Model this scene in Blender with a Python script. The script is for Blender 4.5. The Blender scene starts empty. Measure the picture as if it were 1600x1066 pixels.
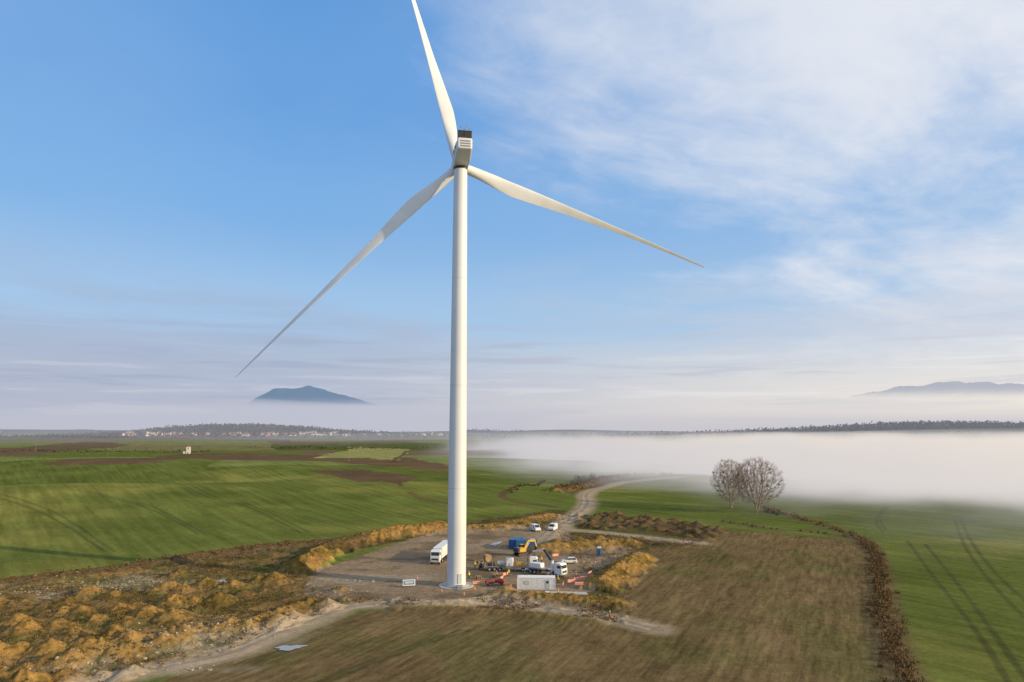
import bpy, bmesh, math, numpy as np, random
from mathutils import Vector, Matrix
R=math.radians
PITCH=R(7.42); CAMH=35.5; F=1066.7
sc=bpy.context.scene
sc.view_settings.view_transform='Standard'; sc.view_settings.look='None'
rng=random.Random(7); nr=np.random.RandomState(5)
cp,sp=math.cos(PITCH),math.sin(PITCH)
# ---------------------------------------------------------------- camera
cam=bpy.data.cameras.new('camera'); co=bpy.data.objects.new('camera',cam); sc.collection.objects.link(co)
cam.lens=24; cam.sensor_width=36; cam.clip_start=0.5; cam.clip_end=60000
co.location=(0,0,CAMH); co.rotation_euler=(R(90)+PITCH,0,0); sc.camera=co
# ---------------------------------------------------------------- noise / terrain functions
def ss(a,b,x):
    t=np.clip((x-a)/(b-a),0,1); return t*t*(3-2*t)
def vn(x,y,seed=0.):
    xi=np.floor(x); yi=np.floor(y); fx=x-xi; fy=y-yi
    fx=fx*fx*(3-2*fx); fy=fy*fy*(3-2*fy)
    def h(i,j):
        v=np.sin(i*127.1+j*311.7+seed*17.3)*43758.5453
        return v-np.floor(v)
    a=h(xi,yi);b=h(xi+1,yi);c=h(xi,yi+1);d=h(xi+1,yi+1)
    return (a+(b-a)*fx)*(1-fy)+(c+(d-c)*fx)*fy
def fbm(x,y,o=4,seed=0.):
    s=0;a=.5
    for k in range(o):
        s=s+a*(vn(x,y,seed+k)-.5)*2; x=x*2.03+11.3; y=y*2.03+5.7; a*=.5
    return s
def ga(x,y,cx,cy,sx,sy,h,rot=0):
    c,s=math.cos(rot),math.sin(rot); dx=x-cx; dy=y-cy
    return h*np.exp(-((dx*c+dy*s)/sx)**2-((-dx*s+dy*c)/sy)**2)
def hs(x,y):
    x=np.asarray(x,float); y=np.asarray(y,float)
    r=np.hypot(x+10,y-175)
    near=ss(55,190,r)
    z=ga(x,y,-230,330,150,95,8.5,.15)+ga(x,y,-60,420,90,70,5)+ga(x,y,-330,620,260,90,10,-.1)+ga(x,y,-60,780,260,80,6)
    z=z+ga(x,y,-200,470,300,40,-5)+ga(x,y,600,900,500,450,-10)+ga(x,y,130,520,90,60,3)
    z=z+fbm(x/85,y/65,2,13.)*2.4*ss(-20,-120,x)*ss(150,260,y)
    z=z+fbm(x/330,y/260,3,3.)*8*ss(350,1000,r)*(1-.6*ss(100,500,x))
    z=z+ga(x,y,-1350,3500,620,330,52)+ga(x,y,2100,3050,1150,330,58)+ga(x,y,500,4300,1600,400,34)+ga(x,y,-3000,4300,1400,400,34)
    z=z+fbm(x/900,y/700,3,9.)*10*ss(1500,3500,r)
    return z*near
def G(u,v):
    X=(u-800)/F; Y=-(v-533)/F
    d=np.array([X,cp-Y*sp,sp+Y*cp])
    tt=60*1.004**np.arange(1300)
    z=CAMH+d[2]*tt-hs(d[0]*tt,d[1]*tt)
    k=np.argmax(z<0)
    if z[k]>=0: k=len(tt)-1
    a,b=z[k-1],z[k]; f=a/(a-b) if a!=b else 0
    t=tt[k-1]+(tt[k]-tt[k-1])*f
    return (d[0]*t,d[1]*t)
def poly(pts): return np.array([G(*p) for p in pts])
def smooth(pts,n=6):
    P=np.array(pts); P=np.vstack([2*P[0]-P[1],P,2*P[-1]-P[-2]]); o=[]
    for i in range(1,len(P)-2):
        for k in range(n):
            t=k/n; a,b,c,d=P[i-1],P[i],P[i+1],P[i+2]
            o.append(.5*((2*b)+(-a+c)*t+(2*a-5*b+4*c-d)*t*t+(-a+3*b-3*c+d)*t**3))
    o.append(P[-2]); return np.array(o)
def pip(x,y,pg):
    ins=np.zeros(x.shape,bool); n=len(pg)
    for i in range(n):
        x1,y1=pg[i]; x2,y2=pg[(i+1)%n]
        if y1==y2: continue
        c=((y1>y)!=(y2>y))&(x<(x2-x1)*(y-y1)/(y2-y1)+x1)
        ins^=c
    return ins
def pdist(x,y,pl,cut):
    D=np.full(x.shape,1e9)
    lo=pl.min(0)-cut; hi=pl.max(0)+cut
    m=np.nonzero((x>lo[0])&(x<hi[0])&(y>lo[1])&(y<hi[1]))[0]
    if len(m)==0: return D
    X=x[m];Y=y[m];d=np.full(X.shape,1e9)
    for i in range(len(pl)-1):
        ax,ay=pl[i];bx,by=pl[i+1];vx,vy=bx-ax,by-ay
        t=np.clip(((X-ax)*vx+(Y-ay)*vy)/(vx*vx+vy*vy+1e-9),0,1)
        d=np.minimum(d,np.hypot(X-ax-t*vx,Y-ay-t*vy))
    D[m]=d; return D
# ---------------------------------------------------------------- layout polylines (world metres)
road_main=smooth(poly([(850,845),(872,826),(895,808),(912,796),(918,784),(916,774),(930,765),(960,757),(1010,750),(1080,743),(1160,735)]))
road_low=smooth(poly([(100,1095),(180,1060),(290,1037),(365,1020),(430,992),(500,965),(555,947),(650,944),(760,943),(860,952),(950,966),(1025,983)]))
road_c=smooth(poly([(880,828),(940,832),(1010,840),(1095,849)]))
ditch=smooth(poly([(850,750),(805,762),(785,773),(800,783),(865,792)]))
ditch2=smooth(poly([(640,770),(660,779),(700,787)]))
path_far=smooth(poly([(615,722),(628,712),(640,704)]))
P_pad=poly([(560,945),(470,928),(490,893),(580,862),(640,842),(700,829),(800,823),(865,828),(930,846),(1000,860),(965,890),(935,925),(800,947)])
P_rub=poly([(-120,935),(0,922),(150,903),(300,880),(430,865),(500,868),(490,925),(560,940),(430,990),(350,1020),(180,1060),(110,1100),(-150,1100)])
P_field=poly([(1130,828),(1345,845),(1372,930),(1392,1110),(150,1110),(300,1045),(450,1000),(530,965),(620,950),(860,958),(960,970),(965,935),(985,890),(1020,850)])
P_piles=poly([(890,808),(960,803),(1090,818),(1135,829),(1110,843),(1000,835),(900,826)])
P_strip1=poly([(70,724),(250,712),(420,708),(560,713),(700,727),(700,738),(540,724),(380,719),(250,723),(90,728)])
P_patch=poly([(480,735),(560,733),(650,744),(625,762),(560,752)])
P_bank=poly([(868,768),(930,746),(1045,740),(960,755),(910,776)])
P_edge=poly([(-120,925),(0,905),(170,887),(330,864),(430,852),(560,838),(640,826),(740,815),(860,797),(905,800),(870,830),(1000,840),(1100,845),(1100,855),(1020,852),(990,885),(965,930),(930,930),(870,830),(700,830),(640,842),(520,868),(430,868),(300,882),(150,905),(0,925),(-120,945)])
P_edge2=poly([(540,930),(700,945),(940,925),(985,935),(980,975),(760,955),(560,945)])
P_yel=poly([(490,716),(560,698),(640,702),(620,720)])
P_dark=poly([(0,700),(140,690),(200,696),(60,712),(-100,716)])
P_green2=poly([(1215,815),(1330,832),(1345,845),(1130,826),(960,803),(1100,812)])
hedge_r=smooth(poly([(1348,845),(1368,868),(1378,930),(1392,1000),(1410,1050),(1450,1110)]))
hedge_t=smooth(poly([(1190,792),(1225,803),(1290,822),(1350,842)]))
hedge_t2=smooth(poly([(1130,815),(1200,826),(1280,833),(1345,843)]))
hedge_l=smooth(poly([(-120,935),(0,915),(160,896),(300,874),(430,858),(520,850)]))
tracks=[smooth(poly(p),4) for p in [
 [(1445,850),(1470,880),(1510,930),(1560,1000),(1610,1070)],[(1418,845),(1450,890),(1490,940),(1535,1000),(1578,1070)],
 [(1500,810),(1520,850),(1560,900),(1620,955)],[(1492,812),(1506,850),(1540,900),(1600,965)],
 [(1388,790),(1375,810),(1385,830)],[(1383,790),(1369,812),(1380,833)],
 [(-40,765),(60,790),(110,815),(150,842),(180,862)],[(-40,770),(50,795),(100,820),(138,845),(165,862)],
 [(130,768),(220,790),(275,815),(310,835)],[(140,768),(232,790),(285,815),(322,836)],
 [(200,755),(320,775),(400,797),(470,832)],[(215,755),(332,775),(412,797),(484,832)],
 [(500,1066),(560,1040),(640,1010),(720,985)],[(515,1066),(575,1040),(655,1010),(735,985)]]]
berms=[ # polyline, height, half width
 (smooth(poly([(470,890),(505,868),(560,850),(620,838),(692,829)])),3.2,5.6),
 (smooth(poly([(940,918),(965,898),(1000,876)])),2.6,5.5),
 (smooth(poly([(845,862),(900,858),(980,852)])),2.4,6),
 (smooth(poly([(780,935),(850,938),(955,945)])),1.6,4.5),
 (smooth(poly([(730,828),(780,824),(860,808)])),1.8,7),
 (smooth(poly([(620,940),(690,946),(780,935)])),.9,3),
 (smooth(poly([(0,915),(170,895),(300,874),(430,856),(520,850)])),1.5,6),
 (smooth(poly([(330,990),(400,975),(470,950)])),1.4,4),
 (smooth(poly([(870,768),(930,752),(1040,742)])),2.2,7),
 (smooth(poly([(620,951),(760,956),(930,972)])),.7,2.6)]
heaps=[]
for row in [((-20,950),(440,910),17),((-20,975),(430,930),16),((-30,1005),(330,955),13),((-30,1035),(400,975),17),((-30,1062),(300,1000),13),((0,1085),(230,1045),8),((420,975),(560,925),5)]:
    a,b,n=row
    for k in range(n):
        t=(k+.5+rng.uniform(-.35,.35))/n
        p=G(a[0]+(b[0]-a[0])*t,a[1]+(b[1]-a[1])*t+rng.uniform(-7,7))
        q=rng.random(); heaps.append((p[0],p[1],1.6+2.9*q,.8+1.7*q*rng.uniform(.7,1.1)))
for k in range(190):
    u=rng.uniform(890,1135); v=rng.uniform(803,843)
    p=np.array(G(u,v))
    if pip(p[:1],p[1:],P_piles)[0]: heaps.append((p[0],p[1],rng.uniform(2,3.8),rng.uniform(.8,1.9)))
for u,v,rr,h in [(905,852,6,2.4),(935,848,6,2.2),(870,850,5,1.8),(760,828,5,2),(820,822,5,1.8),(790,925,3,1.3),(885,938,3.5,1.4),(950,905,5,2.4),(985,880,5,2.2),(530,925,3,1.2),(280,900,4,1.4)]:
    p=G(u,v); heaps.append((p[0],p[1],rr,h))
def detail(x,y):
    z=np.zeros(x.shape)
    n1=fbm(x/3.1,y/3.1,4,21.); n2=fbm(x/.9,y/.9,3,33.)
    for pl,h,wd in berms:
        d=pdist(x,y,pl,wd*1.6)
        m=d<wd*1.6
        t=np.clip(1-(d[m]+n1[m]*wd*.6)/wd,0,1)
        z[m]=np.maximum(z[m],h*np.power(t,.8)*(1+.35*n1[m]+.2*n2[m]))
    for cx,cy,rr,h in heaps:
        m=np.nonzero((np.abs(x-cx)<rr*1.4)&(np.abs(y-cy)<rr*1.4))[0]
        if len(m)==0: continue
        d=np.hypot(x[m]-cx,y[m]-cy)+n1[m]*rr*.3
        t=np.clip(1-d/rr,0,1); z[m]=np.maximum(z[m],h*np.sqrt(t*t+.02)*1.05*(t>0)*(1+.2*n2[m]))
    ro=(pip(x,y,P_rub)|pip(x,y,P_edge)|pip(x,y,P_edge2))
    z=z+ro*(n2*.2+n1*.35)
    return z
def H(x,y):
    x=np.atleast_1d(np.asarray(x,float)); y=np.atleast_1d(np.asarray(y,float))
    z=hs(x,y); m=np.nonzero(np.hypot(x,y)<520)[0]
    if len(m): z[m]+=detail(x[m],y[m])
    return z
def at(u,v,full=False):
    p=G(u,v); return Vector((p[0],p[1],float(H(p[0],p[1])[0] if full else hs(p[0],p[1]))))
# ---------------------------------------------------------------- materials
def newmat(name):
    m=bpy.data.materials.new(name); m.use_nodes=True; return m,m.node_tree.nodes,m.node_tree.links,m.node_tree.nodes['Principled BSDF']
def mat(name,c,rough=.6,metal=0,var=.15,scale=3.,spec=.4,bump=0,c2=None):
    m,N,L,b=newmat(name)
    tc=N.new('ShaderNodeTexCoord'); n=N.new('ShaderNodeTexNoise'); n.inputs['Scale'].default_value=scale; n.inputs['Detail'].default_value=5
    L.new(tc.outputs['Object'],n.inputs['Vector'])
    r=N.new('ShaderNodeMapRange'); r.inputs[1].default_value=.3;r.inputs[2].default_value=.7;r.inputs[3].default_value=1-var;r.inputs[4].default_value=1+var*.5
    L.new(n.outputs[0],r.inputs[0])
    mx=N.new('ShaderNodeVectorMath'); mx.operation='SCALE'; mx.inputs[0].default_value=c[:3]
    if c2:
        cr=N.new('ShaderNodeValToRGB'); cr.color_ramp.elements[0].position=.42; cr.color_ramp.elements[1].position=.58
        cr.color_ramp.elements[0].color=(*c,1); cr.color_ramp.elements[1].color=(*c2,1); L.new(n.outputs[0],cr.inputs[0]); L.new(cr.outputs[0],mx.inputs[0])
    L.new(r.outputs[0],mx.inputs['Scale']); L.new(mx.outputs[0],b.inputs['Base Color'])
    b.inputs['Roughness'].default_value=rough; b.inputs['Metallic'].default_value=metal; b.inputs['Specular IOR Level'].default_value=spec
    return m
M={}
M['white']=mat('white_paint',(.74,.73,.70),.45,var=.10)
M['tower']=mat('tower_paint',(.66,.66,.65),.42,var=.06,scale=.12)
M['blade']=mat('blade_gelcoat',(.70,.70,.68),.4,var=.08,scale=.2)
M['grey']=mat('grey_metal',(.25,.26,.27),.5)
M['lgrey']=mat('light_grey_metal',(.45,.46,.46),.5)
M['dark']=mat('dark_metal',(.05,.05,.055),.55)
M['brown']=mat('radiator_brown',(.13,.085,.06),.6)
M['glass']=mat('dark_glass',(.02,.025,.03),.12,spec=.6)
M['tyre']=mat('tyre_rubber',(.025,.025,.025),.9)
M['blue']=mat('blue_paint',(.03,.12,.28),.5)
M['yellow']=mat('yellow_paint',(.58,.34,.03),.5)
M['red']=mat('red_paint',(.42,.04,.03),.5)
M['orange']=mat('orange_plastic',(.72,.16,.03),.6)
M['conc']=mat('concrete',(.42,.40,.36),.85,scale=1.)
M['wood']=mat('timber',(.3,.2,.11),.8)
M['hiviz']=mat('hi_vis_cloth',(.75,.62,.05),.8)
M['hivizo']=mat('hi_vis_orange_cloth',(.8,.2,.03),.8)
M['navy']=mat('navy_cloth',(.03,.04,.07),.9)
M['skin']=mat('skin',(.45,.28,.2),.6)
M['helmet']=mat('helmet_white',(.75,.75,.72),.4)
M['water']=mat('puddle_water',(.34,.34,.33),.3,spec=.5)
M['wall1']=mat('render_wall',(.60,.56,.50),.9,scale=.2)
M['wall2']=mat('brick_wall',(.38,.24,.17),.9,scale=.2)
M['roof']=mat('tile_roof',(.24,.14,.10),.9,scale=.3)
M['bark']=mat('bark',(.27,.195,.14),.9,scale=1.,spec=.1)
M['scrub']=mat('dry_scrub',(.24,.135,.055),.95,scale=.25,spec=.05,var=.35,c2=(.12,.08,.035))
M['scrubg']=mat('green_scrub',(.06,.085,.025),.95,scale=.3,spec=.05,var=.35,c2=(.12,.09,.04))
M['wood_far']=mat('distant_foliage',(.035,.045,.035),.95,scale=.01,spec=.0,var=.3,c2=(.06,.058,.045))
M['stone']=mat('pale_stone',(.33,.27,.19),.95,scale=.5,var=.3)
# ---------------------------------------------------------------- ground mesh
azd=np.linspace(R(-50),R(50),1150)
az=np.concatenate([np.linspace(R(-88),R(-51),24),azd,np.linspace(R(51),R(88),24)])
rr=1/np.linspace(1/82.,1/16000.,880)
rr=np.concatenate([np.linspace(4,80,24),rr])
AZ,RR=np.meshgrid(az,rr); nx_=len(az); ny_=len(rr)
x=(RR*np.sin(AZ)).ravel(); y=(RR*np.cos(AZ)).ravel(); r=RR.ravel()
z=hs(x,y); nearI=np.nonzero(r<520)[0]
z[nearI]+=detail(x[nearI],y[nearI])
n=len(x)
col=np.zeros((n,3))
wx=fbm(x/9,y/9,4,50.); wy=fbm(x/9,y/9,4,60.)
wa=np.clip(r/170,1,6)
X=x+wx*2.2*wa; Y=y+wy*2.2*wa
cxi=np.floor((x+120*fbm(x/500,y/500,2,70.)+.35*y)/420); cyi=np.floor((y+90*fbm(x/400,y/400,2,80.))/(190+y*.06))
hsh=np.sin(cxi*12.9+cyi*78.2)*43758.5; hsh-=np.floor(hsh)
g1=np.array([.116,.138,.033]); g2=np.array([.165,.185,.06]); g3=np.array([.22,.20,.085]); bfar=np.array([.15,.11,.065])
col[:]=g1; far=r>620
col[far&(hsh>.3)]=g2; col[far&(hsh>.55)]=g3*.8; col[far&(hsh>.72)]=bfar; col[far&(hsh>.86)]=g1*.75
crop=np.ones(n); rough=np.zeros(n); rows=np.zeros(n)
t=fbm(x/70,y/55,3,90.)[:,None]; t2=fbm(x/23,y/17,3,95.)[:,None]
nearg=(~far)
col[nearg]=(g1*(1+.30*t+.16*t2)+np.array([.08,.035,.012])*np.clip(t+.5*t2,0,1))[nearg]
def zone(pg,c,cr=0,ro=0,rw=0):
    m=pip(X,Y,pg); col[m]=np.array(c)*(1+.15*wx[m,None]); crop[m]=cr; rough[m]=ro; rows[m]=rw; return m
soil=(.162,.112,.052); dirt=(.26,.19,.12); mound=(.225,.145,.058)
zone(P_strip1,(.13,.088,.05)); zone(P_patch,(.12,.08,.045),0,.4); zone(P_yel,(.26,.25,.09),1); zone(P_dark,(.13,.095,.055))
zone(P_bank,(.15,.10,.05),0,.6)
zone(P_field,soil,0,.15,1)
mf=pip(X,Y,P_field); t=ss(.0,.55,fbm(x/14,y/20,4,100.)+.30*ss(150,105,y)-.02)
c2=np.array([.100,.100,.032]); col[mf]=col[mf]*(1-.5*t[mf,None])+c2*.5*t[mf,None]
zone(P_green2,(.12,.14,.035),1)
zone(P_edge,(.135,.10,.05),0,1); zone(P_edge2,(.15,.11,.055),0,.8)
zone(P_rub,mound,0,1); zone(P_piles,(.14,.095,.048),0,1)
m=zone(P_pad,dirt,0,.35)
t=ss(.05,.35,fbm(x/11,y/7,4,140.))[:,None]*m[:,None]; col[:]=col*(1-.35*t)
for c,ra in [((180,912),14),((330,985),9),((60,925),8),((120,1040),6),((260,1015),6),((560,905),7),((300,1045),4)]:
    p=G(*c); d=np.hypot((x-p[0])/2.2,y-p[1])+wx*ra*1.2
    t=ss(ra,ra*.3,d)[:,None]*.55; col[:]=col*(1-t)+np.array([.34,.28,.20])*t
dz=np.zeros(n); dz[nearI]=z[nearI]-hs(x[nearI],y[nearI])
t=(ss(.3,1.2,dz)*.9*(r<520))[:,None]; pm=pip(X,Y,P_piles)|pip(X,Y,P_bank)
och=np.where(pm[:,None],np.array([.15,.10,.05]),np.array([.32,.19,.058]))
farleft=(pip(X,Y,P_edge)&(x<-45))[:,None]; och=np.where(farleft,np.array([.16,.105,.045]),och)
col[:]=col*(1-t)+och*t; rough=np.maximum(rough,t[:,0])
t=(fbm(x/5,y/5,4,120.)>.14)&(rough>.4); col[t]*=np.array([.64,.70,.62])
t=(ss(.05,.3,fbm(x/7,y/7,4,131.))*(rough>.4)*ss(1.1,.4,dz)*.55)[:,None]; col[:]=col*(1-t)+np.array([.10,.11,.035])*t
t=(fbm(x/2.2,y/2.2,3,125.)>.22)&(rough>.4); col[t]*=np.array([.72,.74,.7])
def stripe(pl,w,c,a,soft=.5,noise=.6):
    d=pdist(x,y,pl,w*2+2)+wx*noise
    t=(ss(w*(1+soft),w*(1-soft),d)*a)[:,None]; col[:]=col*(1-t)+np.array(c)*t
    return t[:,0]
for pl in tracks: stripe(pl,.5,(.065,.067,.028),.62,.6,.2)
for pl,w in ((ditch,2.2),(ditch2,2.0),(path_far,2.5)): stripe(pl,w,(.11,.075,.04),.9)
for pl,w in ((hedge_r,3.0),(hedge_t,2.5),(hedge_t2,2),(hedge_l,3)): stripe(pl,w,(.13,.09,.045),.9)
for pl,w in ((road_main,4.8),(road_low,3.6),(road_c,3.2)):
    t=stripe(pl,w,(.33,.25,.165),.95); crop*=1-t; rows*=1-t; rough=rough*(1-.7*t)
t=(r>2600)&(hs(x,y)>22); col[t]=(.045,.055,.04)
me=bpy.data.meshes.new('ground')
me.vertices.add(n); me.vertices.foreach_set('co',np.stack([x,y,z],1).astype(np.float32).ravel())
I,J=np.meshgrid(np.arange(ny_-1),np.arange(nx_-1),indexing='ij'); a=(I*nx_+J).ravel()
q=np.stack([a,a+1,a+nx_+1,a+nx_],1).astype(np.int32); nf=len(q)
me.loops.add(nf*4); me.loops.foreach_set('vertex_index',q.ravel())
me.polygons.add(nf); me.polygons.foreach_set('loop_start',np.arange(0,nf*4,4,dtype=np.int32)); me.polygons.foreach_set('use_smooth',np.ones(nf,bool))
me.update(calc_edges=True)
def setcol(me,nm,arr):
    A=me.color_attributes.new(nm,'FLOAT_COLOR','POINT'); A.data.foreach_set('color',np.hstack([arr,np.ones((len(arr),1))]).astype(np.float32).ravel())
setcol(me,'Col',np.clip(col,0,1)); setcol(me,'Msk',np.stack([rows,crop,rough],1))
ground=bpy.data.objects.new('ground',me); sc.collection.objects.link(ground)
# ground shader
m,N,L,b=newmat('ground_soil_and_crops')
def node(t,**k):
    o=N.new(t)
    for a_,v_ in k.items(): setattr(o,a_,v_)
    return o
def noise(vec,scale,det=4,rough_=.55,dist=0):
    o=node('ShaderNodeTexNoise'); o.inputs['Scale'].default_value=scale;o.inputs['Detail'].default_value=det;o.inputs['Roughness'].default_value=rough_;o.inputs['Distortion'].default_value=dist
    L.new(vec,o.inputs['Vector']); return o.outputs[0]
def mr(v,a0,a1,b0,b1):
    o=node('ShaderNodeMapRange'); 
    for i_,q_ in enumerate((a0,a1,b0,b1)): o.inputs[i_+1].default_value=q_
    L.new(v,o.inputs[0]); return o.outputs[0]
def mth(op,a_,b_=None,c_=None):
    o=node('ShaderNodeMath',operation=op)
    for i_,q_ in enumerate((a_,b_,c_)):
        if q_ is None: continue
        if isinstance(q_,(int,float)): o.inputs[i_].default_value=q_
        else: L.new(q_,o.inputs[i_])
    return o.outputs[0]
def dirvec(pos,azm,s_across,s_along):
    a_=node('ShaderNodeVectorMath',operation='DOT_PRODUCT'); a_.inputs[1].default_value=(math.cos(azm)*s_across,-math.sin(azm)*s_across,0); L.new(pos,a_.inputs[0])
    b_=node('ShaderNodeVectorMath',operation='DOT_PRODUCT'); b_.inputs[1].default_value=(math.sin(azm)*s_along,math.cos(azm)*s_along,0); L.new(pos,b_.inputs[0])
    c_=node('ShaderNodeCombineXYZ'); L.new(a_.outputs['Value'],c_.inputs[0]); L.new(b_.outputs['Value'],c_.inputs[1]); return c_.outputs[0]
geo=node('ShaderNodeNewGeometry'); pos=geo.outputs['Position']
ac=node('ShaderNodeVertexColor',layer_name='Col'); am=node('ShaderNodeVertexColor',layer_name='Msk')
sep=node('ShaderNodeSeparateColor'); L.new(am.outputs[0],sep.inputs[0])
big=mr(noise(pos,.03,5),.3,.7,.82,1.16); fine=mr(noise(pos,.6,8,.75),.3,.7,.50,1.48)
rowN=mr(noise(dirvec(pos,R(25.6),.8,.09),1.,6,.7),.32,.68,.58,1.38)
rowW=mr(noise(dirvec(pos,R(25.6),.16,.012),1.,4),.3,.7,.85,1.15)
cropN=mr(noise(dirvec(pos,R(-38),.32,.018),1.,5,.6),.32,.68,.76,1.22)
def lerp1(f,v): return mth('ADD',1.,mth('MULTIPLY',f,mth('SUBTRACT',v,1.)))
k=mth('MULTIPLY',big,lerp1(sep.outputs[0],mth('MULTIPLY',rowN,rowW)))
k=mth('MULTIPLY',k,lerp1(sep.outputs[1],cropN))
roughf=mth('ADD',.5,mth('MULTIPLY',sep.outputs[2],.5))
k=mth('MULTIPLY',k,lerp1(roughf,fine))
sv=node('ShaderNodeVectorMath',operation='SCALE'); L.new(ac.outputs[0],sv.inputs[0]); L.new(k,sv.inputs['Scale'])
L.new(sv.outputs[0],b.inputs['Base Color']); b.inputs['Roughness'].default_value=1; b.inputs['Specular IOR Level'].default_value=0
bp=node('ShaderNodeBump'); bp.inputs['Distance'].default_value=.7; L.new(noise(pos,.8,8,.7),bp.inputs['Height'])
L.new(mth('ADD',.22,mth('MULTIPLY',sep.outputs[2],.75)),bp.inputs['Strength']); L.new(bp.outputs[0],b.inputs['Normal'])
me.materials.append(m)
# ---------------------------------------------------------------- road sheets
m,N,L,b=newmat('compacted_dirt')
geo=node('ShaderNodeNewGeometry'); pos=geo.outputs['Position']
k=mth('MULTIPLY',mr(noise(pos,.25,6),.3,.7,.75,1.2),mr(noise(pos,1.5,6,.7),.3,.7,.8,1.18))
uv=node('ShaderNodeVertexColor',layer_name='Across'); sx=node('ShaderNodeSeparateColor'); L.new(uv.outputs[0],sx.inputs[0])
ru=node('ShaderNodeValToRGB'); L.new(sx.outputs[0],ru.inputs[0])
ru.color_ramp.elements[0].position=0; ru.color_ramp.elements[0].color=(.23,.175,.11,1); ru.color_ramp.elements[1].position=1; ru.color_ramp.elements[1].color=(.23,.175,.11,1)
for p_,c_ in ((.25,(.38,.305,.215,1)),(.5,(.27,.21,.14,1)),(.75,(.38,.305,.215,1))):
    e=ru.color_ramp.elements.new(p_); e.color=c_
sv=node('ShaderNodeVectorMath',operation='SCALE'); L.new(ru.outputs[0],sv.inputs[0]); L.new(k,sv.inputs['Scale']); L.new(sv.outputs[0],b.inputs['Base Color'])
b.inputs['Roughness'].default_value=1; b.inputs['Specular IOR Level'].default_value=0
M['dirt']=m
def road(name,pl,w):
    seg=np.hypot(*np.diff(pl,axis=0).T); s=np.concatenate([[0],np.cumsum(seg)]); t=np.arange(0,s[-1],1.)
    cx=np.interp(t,s,pl[:,0]); cy=np.interp(t,s,pl[:,1]); dx=np.gradient(cx); dy=np.gradient(cy); l=np.hypot(dx,dy); dx/=l; dy/=l
    K=9; V=[];A=[]
    wj=w*(1+.12*fbm(t/6,t*0,3,5.)); 
    for i in range(K):
        o=(i/(K-1)-.5)*wj
        V.append(np.stack([cx+dy*o,cy-dx*o],1)); A.append(np.full(len(t),i/(K-1)))
    V=np.stack(V,1).reshape(-1,2); A=np.stack(A,1).ravel()
    zz=H(V[:,0],V[:,1])+.07; e=(A<.01)|(A>.99); zz[e]-=.16
    me=bpy.data.meshes.new(name)
    fs=[(i*K+j,(i*K+j+1),(i+1)*K+j+1,(i+1)*K+j) for i in range(len(t)-1) for j in range(K-1)]
    me.from_pydata(np.column_stack([V,zz]).tolist(),[],fs)
    setcol(me,'Across',np.stack([A,A,A],1)); me.materials.append(M['dirt'])
    o=bpy.data.objects.new(name,me); sc.collection.objects.link(o)
road('dirt_road',road_main,6.6); road('dirt_track',road_low,4.6); road('dirt_track',road_c,4.)
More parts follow.
